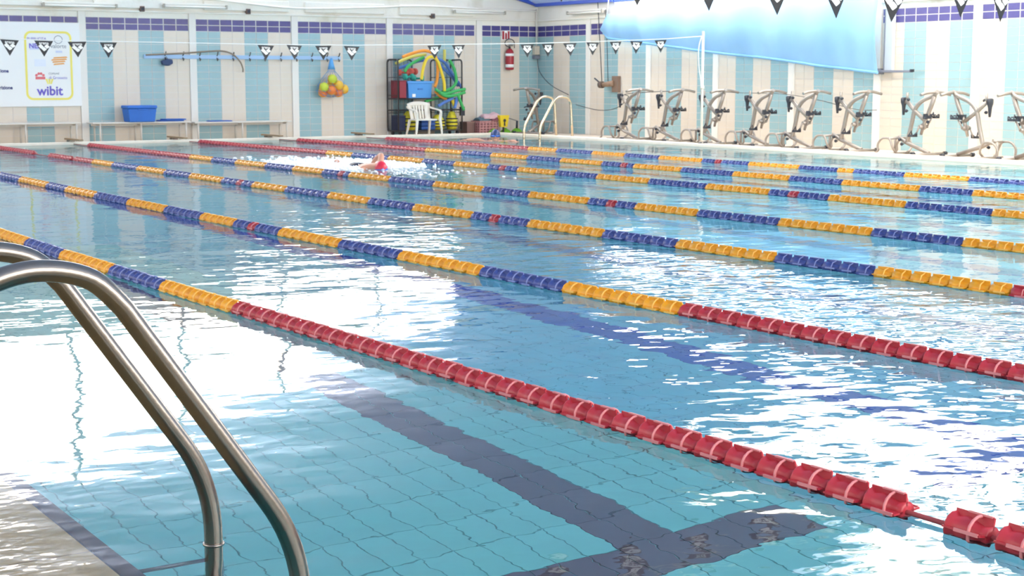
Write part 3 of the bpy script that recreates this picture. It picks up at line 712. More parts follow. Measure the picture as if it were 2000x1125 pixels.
# lamps, sockets, pipe, box and cables on the upper wall
M_tube = mat('lamp_tube', (244,240,228), .35)
def lamp(c, L, label, side=False):
    t = thing('strip_light', label, 'strip light', c, -PI/2 if side else 0, 'strip lights on the upper wall')
    MB().box(-L/2, L/2, -.03, .05, .02, .06).build('housing', M_plaster, t, bevel=.005)
    MB().tube([(-L/2+.05,-.03,-.01),(L/2-.05,-.03,-.01)], .022, 8).build('tube', M_tube, t)
    for s in (-1, 1): MB().box(s*(L/2-.03)-.02, s*(L/2-.03)+.02, -.055, .0, -.04, .04).build('end_cap', mat('cap_grey', (170,164,150), .5), t)
lamp((11.92, YW-.14, 2.70), 1.4, 'white strip light above the hook rail')
lamp((18.72, YW-.14, 2.735), 1.4, 'white strip light above the wire cage and extinguisher')
lamp((9.55, YW-.14, 2.665), 1.5, 'white strip light above the sponsor board')
lamp((XW-.1, 28.55, 2.71), 1.4, 'white strip light on the right wall beside the blue tarp', True)
for x, lb in ((10.83, 'small dark wall box right of the sponsor board'), (13.11, 'small dark wall box above the middle of the hook rail'), (17.54, 'small dark wall box above the wire cage')):
    t = thing('wall_box', lb, 'wall box', (x, YW-.09, 2.63)); MB().box(-.045,.045,-.02,.09,-.055,.055).build('case', mat('box_brown', (110,90,80), .6), t, bevel=.01); MB().box(-.03,.03,-.026,-.018,-.03,.03).build('cover', M_black, t)
o = MB().tube(spline([(11.5,YW-.11,2.9),(12.6,YW-.11,2.83),(14.2,YW-.11,2.72),(16,YW-.11,2.78),(17.2,YW-.11,2.84),(18.7,YW-.11,2.82),(20.3,YW-.11,2.80)], 6), .02, 6).build('wall_pipe', M_plaster)
tag(o, 'cream pipe sagging along the top of the back wall', 'pipe')
t = thing('junction_box', 'grey junction box with a dangling cable in the room corner', 'junction box', (20.33, YW-.06, 1.9))
MB().box(-.07,.07,-.05,.06,-.1,.1).build('case', mat('box_beige', (208,196,176), .6), t, bevel=.01)
MB().box(-.08,.08,-.055,.06,-.2,-.12).build('switch', M_grey, t, bevel=.01)
MB().tube(spline([(.0,-.05,-.2),(.0,-.15,-.5),(-.0,-.6,-.8),(-.05,-1.4,-1.02)],5), .008, 5).build('cable', M_black, t)
MB().tube([(0,0,.1),(0,0,.95)], .012, 5).build('conduit', M_plaster, t)

# ------------------------------------------------------------------ wire cage with its contents
cage = thing('wire_cage', 'black wire roll cage full of foam noodles against the back wall', 'cage', (16.37, 30.54, 0))
def grid_panel(name, p0, ax, L, z0, z1, nv, nh, parent):
    b = MB()
    ux = Vector(ax)
    fr_ = [Vector(p0)+Vector((0,0,z0)), Vector(p0)+ux*L+Vector((0,0,z0)), Vector(p0)+ux*L+Vector((0,0,z1)), Vector(p0)+Vector((0,0,z1)), Vector(p0)+Vector((0,0,z0))]
    b.tube(fillet(fr_, .09, 4), .018, 6)
    for k in range(1, nv): b.tube([Vector(p0)+ux*L*k/nv+Vector((0,0,z0)), Vector(p0)+ux*L*k/nv+Vector((0,0,z1))], .005, 4)
    for k in range(1, nh): b.tube([Vector(p0)+Vector((0,0,z0+(z1-z0)*k/nh)), Vector(p0)+ux*L+Vector((0,0,z0+(z1-z0)*k/nh))], .006, 4)
    return b.build(name, M_wire, parent)
grid_panel('side_panel', (0,-.49,0), (0,1,0), .49, .1, 1.66, 6, 4, cage)
grid_panel('side_panel', (1.62,-.49,0), (0,1,0), .49, .1, 1.66, 6, 4, cage)
grid_panel('back_panel', (0,0,0), (1,0,0), .62, .1, 1.66, 6, 4, cage); grid_panel('back_panel', (1.1,0,0), (1,0,0), .52, .1, 1.66, 5, 4, cage)
for z in (.55, .80):
    b = MB(); b.tube(fillet([(0,-.49,z),(1.62,-.49,z),(1.62,0,z),(0,0,z),(0,-.49,z)], .03, 2), .015, 5)
    for k in range(1, 12): b.tube([(1.62*k/12,-.49,z),(1.62*k/12,0,z)], .005, 4)
    b.build('shelf', M_wire, cage)
b = MB().box(0,1.62,-.49,0,.085,.115); b.build('base_tray', M_wire, cage)
for x in (.08, 1.54):
    for y in (-.41, -.08): MB().lathe([(.045,-.018),(.045,.018)], (x,y,.045), 'x', 10).build('caster', M_black, cage)
MB().box(1.55,1.66,-.55,-.49,.42,.62).build('latch', M_black, cage)
NC = {'orange': mat('foam_orange', (240,152,60), .8), 'yellow': mat('foam_yellow', (240,208,60), .8), 'green': mat('foam_green', (70,176,96), .8), 'blue': mat('foam_blue', (90,128,196), .8), 'lime': mat('foam_lime', (214,204,104), .8)}
def noodle(c, label, pts):
    o = MB().tube(spline(pts, 5), .034, 10).build('pool_noodle', NC[c]); tag(o, label, 'pool noodle', 'foam noodles in the wire cage')
noodle('orange','orange foam noodle arched over the top of the wire cage',[(16.46,30.00,1.71),(16.70,30.00,1.79),(16.99,30.00,1.85),(17.21,30.00,1.80),(17.32,30.00,1.64),(17.34,30.00,1.40),(17.31,30.00,1.17),(17.26,30.00,1.06)])
noodle('yellow','thick yellow foam noodle arched down in front of the wire cage',[(16.90,29.95,1.22),(16.94,29.95,1.45),(17.02,29.95,1.65),(17.15,29.95,1.72),(17.30,29.95,1.64),(17.40,29.95,1.40),(17.47,29.95,1.17),(17.48,29.95,0.97)])
noodle('green','green foam noodle curved along the right side of the cage',[(17.67,30.05,1.65),(17.78,30.05,1.49),(17.84,30.05,1.28),(17.83,30.05,1.14),(17.70,30.05,1.02),(17.48,30.05,0.95)])
noodle('green','upper of two green noodles sticking out at the right of the cage',[(17.23,29.92,1.01),(17.46,29.92,0.91),(17.75,29.92,0.97),(18.00,29.92,1.01)])
noodle('green','lower of two green noodles sticking out at the right of the cage',[(17.32,29.90,0.94),(17.50,29.90,0.86),(17.74,29.90,0.88),(17.98,29.90,0.94)])
noodle('blue','long blue foam noodle slanting down behind the green one',[(17.39,30.20,1.71),(17.63,30.20,1.60),(17.79,30.20,1.40),(17.96,30.20,1.19),(18.08,30.20,1.03)])
noodle('blue','blue foam noodle slanting down in the middle of the cage',[(17.53,30.25,1.57),(17.68,30.25,1.43),(17.88,30.25,1.26),(18.02,30.25,1.08)])
noodle('lime','pale yellow foam noodle lying along the top left of the cage',[(16.37,30.15,1.57),(16.56,30.15,1.65),(16.82,30.15,1.73),(17.13,30.15,1.77)])
noodle('green','green foam noodle rising from the upper left of the cage',[(16.56,30.10,1.39),(16.65,30.10,1.51),(16.82,30.10,1.61),(17.05,30.10,1.71)])
noodle('blue','blue foam noodle lying below the pale yellow one at upper left',[(16.52,30.30,1.47),(16.73,30.30,1.53),(16.95,30.30,1.61),(17.21,30.30,1.66)])
noodle('lime','short yellow noodle standing upright behind the cage top',[(17.78,30.45,1.89),(17.78,30.45,1.74),(17.77,30.45,1.57)])
noodle('orange','orange foam noodle poking out low at the right of the blue bin',[(17.27,30.00,0.97),(17.40,30.00,0.86),(17.56,30.00,0.79)])
noodle('blue','blue foam noodle lying low across the lower right shelf',[(17.32,29.95,0.64),(17.50,29.95,0.73),(17.71,29.95,0.82)])
noodle('green','green foam noodle tail hanging down at the right of the cage',[(17.80,29.90,0.88),(17.87,29.90,0.72),(17.95,29.90,0.55)])
noodle('blue','short blue noodle end hanging beside the green tail',[(17.80,29.95,0.83),(17.78,29.95,0.72),(17.74,29.95,0.59)])
noodle('yellow','short yellow noodle end hanging at the lower right of the cage',[(17.70,30.00,0.80),(17.74,30.00,0.69),(17.78,30.00,0.63)])
noodle('green','green foam noodle lying low behind the white chair',[(17.07,30.10,0.74),(17.26,30.10,0.79),(17.49,30.10,0.83)])

def bin_(name, label, x0, x1, y0, y1, z0, z1, m, rim=True):
    t = thing(name, label, 'bin', ((x0+x1)/2, (y0+y1)/2, z0)); w, d, h = x1-x0, y1-y0, z1-z0
    b = MB(); W0, D0 = w*.9, d*.9; T = .02
    def ring(a, c, z): return [(-a/2,-c/2,z),(a/2,-c/2,z),(a/2,c/2,z),(-a/2,c/2,z)]
    v = ring(W0,D0,0)+ring(w,d,h)+ring(w-2*T,d-2*T,h)+ring(W0-2*T,D0-2*T,T)
    f = [(3,2,1,0),(12,13,14,15)]+[(r*4+i, r*4+(i+1)%4, (r+1)*4+(i+1)%4, (r+1)*4+i) for r in range(3) for i in range(4)]
    b.add(v, f); b.build('body', m, t)
    if rim:
        q = MB(); e = .025
        for x_0, x_1, y_0, y_1 in ((-w/2-e,w/2+e,-d/2-e,-d/2),(-w/2-e,w/2+e,d/2,d/2+e),(-w/2-e,-w/2,-d/2,d/2),(w/2,w/2+e,-d/2,d/2)): q.box(x_0,x_1,y_0,y_1,h-.05,h)
        q.build('rim', m, t, bevel=.006)
    return t
tb = bin_('toy_bin', 'light blue plastic bin on the middle shelf of the wire cage', 16.62, 17.24, 30.06, 30.50, .82, 1.19, M_bluecrate)
MB().box(-.2,-.12,-.218,-.200,.02,.09).build('paper_label', M_white, tb); MB().box(-.06,.06,-.228,-.205,.18,.21).build('grip', mat('grip_blue', (60,120,190), .5), tb)
t = thing('red_box', 'dark red box at the left of the light blue bin in the cage', 'box', (16.50, 30.22, .82))
MB().box(-.11,.06,-.2,.2,0,.36).build('body', mat('dark_red', (150,50,62), .6), t, bevel=.01); MB().box(-.115,.065,-.205,.205,.36,.385).build('lid', mat('dark_red_lid', (128,44,58), .6), t, bevel=.006)
toy = {'teal': mat('foam_teal', (60,170,150), .8), 'coral': mat('foam_coral', (226,104,90), .8)}
for q, (x, y, z, c, lb) in enumerate(((16.72,30.2,1.28,'teal','teal foam float at the left of the light blue bin'),(16.95,30.18,1.25,'teal','teal foam float at the front of the light blue bin'),(16.88,30.3,1.40,'coral','coral foam float on top of the light blue bin'),(16.68,30.36,1.38,'coral','coral foam float peeking out behind the teal one'))):
    t = thing('foam_dumbbell', lb, 'foam float', (x,y,z), random.uniform(-.6,.6), 'foam floats heaped in the light blue bin')
    for s in (-1,1): MB().lathe([(.05,-.04),(.075,-.02),(.075,.02),(.05,.04)], (s*.09,0,0), 'x', 10).build('end_disc', toy[c], t)
    MB().tube([(-.09,0,0),(.09,0,0)], .022, 8).build('handle', toy[c], t)
M_mesh = mat('yellow_mesh', (214,200,50), .7, noise=.25, nscale=14); M_bluemat = mat('blue_mat', (50,90,160), .7)
def sack(label, c, s, m, rz=0):
    t = thing('equipment_sack', label, 'sack', c, rz, 'sacks at the bottom of the wire cage'); b = MB()
    prof = [(s[0]*.8,0),(s[0],s[1]*.25),(s[0]*.95,s[1]*.6),(s[0]*.6,s[1]*.88),(.05,s[1])]
    b.lathe(prof, seg=12); b.build('sack_body', m, t)
    for k in range(3): MB().tube([((s[0]*1.01)*math.cos(a), s[0]*1.01*math.sin(a), s[1]*(.2+.2*k)) for a in np.linspace(0,2*PI,13)[:-1]], .014, 4, closed=True).build('band', M_black, t)
    MB().tube(spline([(-.04,0,s[1]),(0,0,s[1]+.07),(.04,0,s[1])],3), .012, 5).build('strap', M_black, t)
sack('yellow sack low in the cage left of the white chair', (16.72,30.2,.116), (.17,.42), M_mesh)
sack('yellow and black sack low in the cage right of the white chair', (17.46,30.22,.116), (.16,.33), M_mesh, .5)
sack('tall yellow and black sack at the lower right of the cage', (17.80,30.18,.116), (.13,.40), M_mesh, 1.2)
t = thing('blue_mat', 'blue folded mat low in the cage behind the chair legs', 'mat', (17.15,30.25,.116))
for k in range(3): MB().box(-.18,.18,-.16,.16,k*.085,k*.085+.08).build('fold', M_bluemat, t, bevel=.02)
t = thing('dark_box', 'dark blue box at the lower left corner of the cage', 'box', (16.49,30.25,.116))
MB().box(-.09,.07,-.18,.18,0,.3).build('body', mat('dark_navy', (48,56,86), .7), t, bevel=.01); MB().box(-.095,.075,-.185,.185,.3,.325).build('lid', mat('dark_navy_lid', (60,68,98), .7), t, bevel=.006)

# ------------------------------------------------------------------ white plastic armchair
ch = thing('plastic_chair', 'white moulded plastic armchair standing on the far deck', 'chair', (16.80, 29.69, .0), math.radians(0))
W, D, SH = .27, .19, .36
seat = MB().prism(rrect(-W, W, -D, D, .08), lambda a,b_,d: (a,b_,d), SH-.02, SH+.012).build('seat', M_whiteplastic, ch, bevel=.008)
def backpt(u, z): return (u*(1+.12*(z-SH)/.4), D-.02+.11*(z-SH)/.4+.05*(-(u/W)**2), z)
b = MB()
for u0, u1 in ((-.245,-.15),(-.128,-.085),(-.063,-.02),(.002,.045),(.067,.110),(.132,.245)):
    v = []
    for z in np.linspace(SH, SH+.30, 5):
        for u in (u0, u1):
            p = backpt(u, z); v += [p, (p[0], p[1]+.014, p[2])]
    f = []
    for i in range(4):
        a = i*4; f += [(a,a+2,a+6,a+4),(a+1,a+5,a+7,a+3),(a,a+4,a+5,a+1),(a+2,a+3,a+7,a+6)]
    b.add(v, f, 0, True)
b.build('back_slats', M_whiteplastic, ch)
top = [backpt(u, SH+.36-.05*(u/W)**2) for u in np.linspace(-.26,.26,9)]
b = MB(); v = []
for p in top: v += [(p[0],p[1]-.008,p[2]-.085),(p[0],p[1]+.018,p[2]-.085),(p[0],p[1]+.03,p[2]+.025),(p[0],p[1]+.0,p[2]+.03)]
f = [(i*4+k, i*4+(k+1)%4, i*4+4+(k+1)%4, i*4+4+k) for i in range(8) for k in range(4)]+[(3,2,1,0),(32,33,34,35)]
b.add(v, f, 0, True).build('top_rail', M_whiteplastic, ch)
for s in (-1, 1):
    arm = spline([(s*.27,D+.06,SH+.27),(s*.30,D-.08,SH+.235),(s*.31,-.05,SH+.215),(s*.305,-D-.02,SH+.19),(s*.295,-D-.05,SH+.14)], 4)
    b = MB(); v = []
    for p in arm: v += [(p[0]-.03,p[1],p[2]-.012),(p[0]+.03,p[1],p[2]-.012),(p[0]+.026,p[1],p[2]+.014),(p[0]-.026,p[1],p[2]+.014)]
    n = len(arm); b.add(v, [(i*4+k, i*4+(k+1)%4, i*4+4+(k+1)%4, i*4+4+k) for i in range(n-1) for k in range(4)]+[(3,2,1,0),(4*n-4,4*n-3,4*n-2,4*n-1)], 0, True).build('armrest', M_whiteplastic, ch)
    b = MB(); v = []
    for (x, y, z, w) in ((.30,-D-.05,SH+.16,.05),(.285,-D-.03,SH,.055),(.31,-D-.05,.15,.042),(.325,-D-.04,0,.036)):
        v += [(s*x-w/2,y-w/2,z),(s*x+w/2,y-w/2,z),(s*x+w/2,y+w/2,z),(s*x-w/2,y+w/2,z)]
    b.add(v, [(i*4+k, i*4+(k+1)%4, i*4+4+(k+1)%4, i*4+4+k) for i in range(3) for k in range(4)]+[(3,2,1,0),(12,13,14,15)]).build('leg', M_whiteplastic, ch, bevel=.008)
    b = MB(); v = []
    for (x, y, z, w) in ((.25,D-.02,SH,.055),(.27,D+.04,.15,.042),(.285,D+.09,0,.036)):
        v += [(s*x-w/2,y-w/2,z),(s*x+w/2,y-w/2,z),(s*x+w/2,y+w/2,z),(s*x-w/2,y+w/2,z)]
    b.add(v, [(i*4+k, i*4+(k+1)%4, i*4+4+(k+1)%4, i*4+4+k) for i in range(2) for k in range(4)]+[(3,2,1,0),(8,9,10,11)]).build('leg', M_whiteplastic, ch, bevel=.008)

# ------------------------------------------------------------------ crates and odds right of the cage
M_pink = mat('pink_plastic', (196,140,140), .6)
t = thing('pink_crate', 'dusty pink lattice crate with towels on top', 'crate', (18.70, 30.2, 0))
b = MB()
for k in range(7):
    x = -.26+.52*k/6
    for y in (-.18,.18): b.box(x-.012,x+.012,y-.008,y+.008,0,.29)
for k in range(5):
    y = -.18+.36*k/4
    for x in (-.26,.26): b.box(x-.008,x+.008,y-.012,y+.012,0,.29)
for z in (.0,.06,.12,.18,.24,.275):
    b.box(-.27,.27,-.19,-.172,z,z+.02); b.box(-.27,.27,.172,.19,z,z+.02); b.box(-.27,-.252,-.19,.19,z,z+.02); b.box(.252,.27,-.19,.19,z,z+.02)
b.build('lattice', M_pink, t); MB().box(-.25,.25,-.17,.17,0.004,.012).build('bottom', M_pink, t); MB().box(-.24,.24,-.16,.16,.03,.25).build('liner', mat('liner_brown', (150,104,104), .8), t)
t = thing('brown_crate', 'low brown crate between the wire cage and the pink crate', 'crate', (18.32, 30.36, 0))
MB().frustum((0,0), (.20,.3), (.22,.32), 0, .26).build('body', mat('crate_brown', (126,98,90), .7), t, bevel=.01); MB().box(-.115,.115,-.165,.165,.25,.275).build('rim', mat('crate_brown_rim', (140,110,100), .7), t)
def cloth(label, c, sx, sy, h, m, seed, sm=None):
    t = thing('towel', label, 'towel', c, 0, 'towels heaped on the pink crate'); r = random.Random(seed); b = MB(); n = 10; v = []; ph = r.uniform(0,6)
    for j in range(n+1):
        for i in range(n+1):
            u, w = i/n*2-1, j/n*2-1
            z = h*(1-.5*u*u-.4*w*w)*(.8+.2*math.sin(5*u+ph)+.15*math.sin(7*w+2*u+ph))
            v.append((sx*u, sy*w, max(0, z)))
    v2 = [(x, y, 0) for x, y, z in v]; N_ = len(v)
    f = [(j*(n+1)+i, j*(n+1)+i+1, (j+1)*(n+1)+i+1, (j+1)*(n+1)+i) for j in range(n) for i in range(n)]
    edge = [i for i in range(n+1)]+[j*(n+1)+n for j in range(1,n+1)]+[n*(n+1)+i for i in range(n-1,-1,-1)]+[j*(n+1) for j in range(n-1,0,-1)]
    b.add(v+v2, f+[tuple(reversed([q+N_ for q in ff])) for ff in f]+[(edge[i], edge[(i+1)%len(edge)], edge[(i+1)%len(edge)]+N_, edge[i]+N_) for i in range(len(edge))], 0, True)
    b.build('folded_cloth', m, t); MB().box(-sx*.5, sx*.5, -sy-.012, -sy+.04, .0, h*.35).build('hem', sm or m, t)
cloth('grey teal towel at the left on the pink crate', (18.60,30.18,.296), .15,.16,.12, mat('towel_teal', (92,112,120), .9), 1)
cloth('pale pink towel lying across the top of the pink crate', (18.82,30.15,.34), .26,.15,.15, mat('towel_pink', (216,180,184), .9), 2)
cloth('dark plum towel crumpled at the right of the pink crate', (18.88,30.05,.30), .13,.08,.09, mat('towel_plum', (130,80,92), .9), 3)
t = thing('yellow_buoy', 'yellow box with a black emblem hanging right of the pink crate', 'box', (19.02, 29.94, .15))
MB().frustum((0,0), (.17,.09), (.26,.12), 0, .27).build('body', mat('box_yellow', (228,200,40), .5), t, bevel=.01)
MB().lathe([(.036,-.006),(.036,.006)], (0,-.056,.15), 'y', 12).prism([(-.02,.03),(.02,.03),(.012,.12),(-.012,.12)], lambda a,b_,d: (a,d-.055,b_), -.006, .006).build('emblem', M_black, t)
MB().box(-.012,.012,-.02,.02,-.15,.005).build('stand', M_black, t)
M_green = mat('grass_green', (112,176,40), .6)
for x, y, lb in ((18.72,29.88,'green domed float left of the yellow box'),(19.15,30.05,'green domed float right of the yellow box')):
    t = thing('green_float', lb, 'float', (x,y,0)); MB().lathe([(.12,0),(.125,.03),(.09,.08),(.03,.105)], seg=14).build('dome', M_green, t); MB().lathe([(.03,.1),(.03,.125)], seg=8).build('knob', M_green, t)
t = thing('floor_squeegee', 'black post on a green base with a thin grey bar on top', 'stand', (19.52, 30.15, 0))
MB().lathe([(.13,0),(.13,.04),(.08,.09),(.04,.11)], seg=14).build('base', M_green, t); MB().tube([(0,0,.1),(.01,0,.28)], .026, 8).build('post', M_black, t)
MB().tube([(.02,0,.275),(-.30,0,.37)], .012, 6).build('bar', M_bike, t)

# ------------------------------------------------------------------ underwater exercise bikes along the right wall
def make_bike():
    t = thing('exercise_bike', '', 'exercise bike', (0,0,0), 0, 'exercise bikes along the right wall')
    # local x runs along the wall (towards the bars), y across the bike, z up
    b = MB().tube([(-.19,0,.285),(.0,0,.195),(.50,0,.045)], .034, 8); b.build('beam', M_bike, t)
    b = MB().tube(spline([(0,0,.20),(.07,0,.42),(.14,0,.70),(.20,0,.80),(.32,0,.89),(.47,0,.945),(.60,0,1.0)], 5), .035, 8); b.build('mast', M_bike, t)
    b = MB().tube(fillet([(.60,-.33,.985),(.58,-.18,1.02),(.62,.0,1.03),(.58,.18,1.02),(.60,.33,.985)], .08, 4), .025, 7); b.build('handlebar', M_bike, t)
    MB().tube([(.56,0,.98),(.64,0,1.04)], .035, 8).build('bar_clamp', M_bike, t)
    MB().tube([(.58,0,.97),(.50,0,.78),(.37,0,.52),(.31,0,.34)], [.036,.036,.03,.022], 8).build('stem', M_bike, t)
    s = MB().tube([(.40,0,.56),(.16,0,.72),(-.04,0,.885)], .034, 8).build('seat_tube', M_bike, t)
    MB().tube([(-.03,0,.86),(-.025,0,1.02)], .022, 7).build('seat_post', M_bike, t)
    MB().lathe([(.035,0),(.10,.02),(.085,.12),(.04,.2),(.024,.28),(.012,.29)][::1], seg=10).v
    sd = MB(); v = []
    for z, w, d in ((.94,.04,.02),(.925,.075,.032),(.86,.07,.034),(.80,.035,.03),(.72,.024,.026),(.65,.014,.02)):
        for k in range(8):
            a = 2*PI*k/8; v.append((-.10+d*math.cos(a), w*math.sin(a), z))
    sd.add(v, [(i*8+k, i*8+(k+1)%8, i*8+8+(k+1)%8, i*8+8+k) for i in range(5) for k in range(8)]+[tuple(range(8)), tuple(range(47,39,-1))], 0, True).build('saddle', M_black, t)
    MB().box(-.08,-.02,-.018,.018,.84,.88).build('saddle_clamp', M_bike, t)
    for i, (x, y, z) in enumerate(((.05,-.05,.905),(.02,-.06,.72),(-.11,-.06,.245),(-.05,-.07,.175),(.50,-.05,.55))): MB().ball((x,y,z), .028, 8, 5).tube([(x,y,z),(x,y*.3,z)], .010, 5).build('knob', M_black, t)
    MB().tube([(.35,-.09,.47),(.35,.09,.47)], .03, 8).lathe([(.055,-.02),(.055,.02)], (.35,0,.47), 'y', 12).build('crank_hub', M_bike, t)
    for s_, (dx, dz) in ((-1,(-.07,-.15)),(1,(.09,.15))):
        MB().tube([(.35,s_*.09,.47),(.35+dx,s_*.10,.47+dz)], .016, 6).build('crank_arm', M_bike, t)
        p = MB(); px, pz = .35+dx, .47+dz
        p.box(px-.06,px+.06,s_*.16-.05,s_*.16+.05,pz-.015,pz+.02).tube(spline([(px+.05,s_*.16-.04,pz),(px+.09,s_*.16,pz+.05),(px+.05,s_*.16+.04,pz)],3), .012, 5).tube([(px-.05,s_*.12,pz),(px-.03,s_*.16,pz+.08),(px-.05,s_*.2,pz)], .012, 5)
        p.build('pedal', M_black, t)
    MB().box(.40,.47,-.06,.06,.60,.68).tube([(.44,-.08,.62),(.52,-.1,.60)], .012, 5).tube([(.44,.08,.66),(.54,.08,.66)], .012, 5).build('resistance_unit', M_black, t)
    MB().tube([(.50,-.36,.03),(.50,.36,.03)], .022, 7).build('front_foot', M_bike, t)
    for y in (-.36,.36): MB().lathe([(.034,-.03),(.034,.03)], (.50,y,.034), 'y', 10).build('foot_cap', M_black, t)
    for y in (-.22,.22):
        MB().tube(fillet([(-.12,y*.5,.02),(-.10,y,.10),(-.17,y,.27),(-.36,y,.27),(-.46,y,.16),(-.44,y,.05),(-.50,y,.02)], .07, 4), .019, 7).build('rear_hoop', M_bike, t)
    MB().tube([(-.2,-.23,.265),(-.2,.23,.265)], .02, 7).tube([(-.14,-.30,.02),(-.14,.30,.02)], .02, 7).build('rear_foot', M_bike, t)
    MB().tube([(-.27,0,.27),(-.27,0,.05)], .022, 7).tube([(-.27,0,.27),(-.17,0,.28)], .02, 6).build('rear_strut', M_bike, t)
    return t
BX = 19.35
pos = [(25.82,-1),(24.53,-1),(23.18,-1),(21.94,-1),(20.74,-1),(19.58,-1),(18.07,-1),(16.5,1),(15.32,1)]
names = ['nearest the room corner and the far ladder','second from the room corner, left of the flag pole','third from the room corner, right behind the flag pole','fourth from the room corner, right of the flag pole','fifth from the corner, below the middle of the blue tarp','sixth from the corner, below the right half of the blue tarp','seventh from the room corner, below the dark wall bar','turned to the left, front to front with its neighbour','turned to the left and cut by the right edge of the photo']
proto = make_bike()
for i, (y, d) in enumerate(pos):
    o = proto if i == 0 else copy_tree(proto)
    o.location = (BX+random.uniform(-.05,.05), y, 0); o.rotation_euler = (0,0,-PI/2 if d < 0 else PI/2)
    o.rotation_euler[2] += random.uniform(-.05,.05)
    o['label'] = 'steel exercise bike ' + names[i]
o = copy_tree(proto); o.location = (19.75, 29.6, 0); o.rotation_euler = (0,0,math.radians(-150)); o['label'] = 'grey exercise bike in the room corner behind the far ladder'; o['group'] = 'exercise bikes along the right wall'

# reel on the wall and its cables
t = thing('wall_reel', 'brown cable reel bracketed on the right wall near the room corner', 'reel', (XW-.06, 27.45, 1.14))
MB().box(-.03,.06,-.09,.12,-.19,.16).build('plate', mat('reel_brown', (126,104,88), .6), t, bevel=.008)
MB().tube([(-.02,.05,.0),(-.12,.32,-.03)], [.07,.05], 8).build('arm', mat('reel_arm', (146,120,98), .6), t); MB().lathe([(.075,-.05),(.075,.05)], (-.12,.38,-.03), 'y', 12).build('drum', mat('reel_drum', (100,84,74), .6), t)
MB().tube([(-.12,.45,.02),(-.13,.62,.11)], .018, 6).build('crank', M_black, t)
o = MB().tube([(XW-.14,27.86,1.15),(XW-.10,28.0,2.0),(XW-.08,28.12,2.9)], .010, 5).tube([(XW-.12,27.66,1.16),(XW-.09,27.75,2.0),(XW-.07,27.85,2.75)], .008, 5).build('reel_cable', M_black)
tag(o, 'thin dark cables rising from the wall reel behind the tarp edge', 'cable')
o = MB().tube(spline([(20.3,28.9,.66),(20.3,28.0,.55),(20.2,27.2,.62),(19.9,26.4,.86),(19.5,26.0,.92),(19.45,25.2,.97),(19.45,24.3,1.0)], 5), .008, 5).tube(spline([(19.5,23.2,1.0),(19.45,22.3,.98),(19.45,21.2,.97),(19.45,20.3,.88),(19.6,19.5,.72),(19.4,18.8,.72)], 5), .006, 5).build('slack_cord', M_wire)
tag(o, 'thin slack cord strung from bike to bike along the right wall', 'cord')

# ------------------------------------------------------------------ blue tarp and its bar
top = [(27.79,2.40),(27.65,2.66),(27.2,2.73),(25.44,2.78),(22.3,2.80),(19.62,2.86)]
bot = [(27.79,2.22),(27.5,2.10),(26.64,2.02),(25.42,1.89),(23.8,1.73),(22.31,1.61),(20.93,1.46),(19.60,1.34)]
def ip(L, y):
    ys = [p[0] for p in L][::-1]; zs = [p[1] for p in L][::-1]; return float(np.interp(y, ys, zs))
NY, NZ = 90, 26; v = []
for i in range(NY+1):
    y = 27.79-(27.79-19.6)*i/NY; zt, zb = ip(top, y), ip(bot, y)
    for j in range(NZ+1):
        w = j/NZ; z = zt+(zb-zt)*w
        x = XW-.20-.09*math.sin(w*PI)-.02*math.sin(y*5+z*2)-.02*math.sin(y*2.3+1.5*z)-.012*math.sin(11*y-3*z)*w
        x -= .05*math.exp(-((y-26.3-.25*(z-2.3))/.16)**2)+.04*math.exp(-((y-27.5)/.12)**2)
        if w < .12: x += .10*(1-w/.12)
        v.append((x, y, z+.012*math.sin(y*9)*(1 if j == 0 else 0)))
n = NZ+1
f = [(i*n+j, i*n+j+1, (i+1)*n+j+1, (i+1)*n+j) for i in range(NY) for j in range(NZ)]
M_tarp = mat('blue_tarp', (150,198,236), .6, noise=.06, nscale=1.5, bump=.3, bscale=4)
_nt = M_tarp.node_tree; _p = _nt.nodes['Principled BSDF']; _out = _nt.nodes['Material Output']
_tr = _nt.nodes.new('ShaderNodeBsdfTranslucent'); _tr.inputs[0].default_value = lin((170,212,240)); _mx = _nt.nodes.new('ShaderNodeMixShader'); _mx.inputs[0].default_value = .09
_nt.links.new(_p.outputs[0], _mx.inputs[1]); _nt.links.new(_tr.outputs[0], _mx.inputs[2]); _nt.links.new(_mx.outputs[0], _out.inputs['Surface'])
t = thing('blue_tarp', 'large pale blue tarp slung along the upper right wall', 'tarp', (0,0,0))
o = MB().add(v, f, 0, True).build('sheet', M_tarp, t); sm = o.modifiers.new('thickness', 'SOLIDIFY'); sm.thickness = .012
hem = [v[i*n+NZ] for i in range(NY+1)]; MB().tube([(p[0],p[1],p[2]+.01) for p in hem], .028, 6).build('hem', mat('tarp_hem', (128,186,232), .6), t)
MB().tube([(XW-.1,27.7,2.62),(XW-.1,23.5,2.82),(XW-.1,19.62,2.88)], .02, 6).build('hanging_cord', M_cord, t)
MB().tube([v[n*2+3], (v[n*2+3][0]-.03, 27.5, 2.95)], .01, 5).build('tie', M_cord, t)
t = thing('wall_bar', 'dark horizontal bar sticking out right of the blue tarp', 'bar', (XW-.12, 19.66, 1.37))
MB().box(-.03,.03,-.78,.05,-.02,.02).build('arm', M_grey, t, bevel=.004); MB().box(-.035,.12,-.03,.04,-.05,.05).build('bracket', M_grey, t); MB().box(-.035,.035,-.81,-.77,-.012,.035).build('end_hook', M_black, t)
t = thing('wall_panel', 'narrow grey panel on the right wall at the right edge of the tarp', 'panel', (XW-.05, 19.46, 1.35))
MB().box(-.03,.045,-.08,.1,.04,1.1).build('board', mat('panel_grey', (196,204,208), .6), t, bevel=.005); MB().box(-.04,.045,.09,.11,.04,1.1).build('edge', M_grey, t)

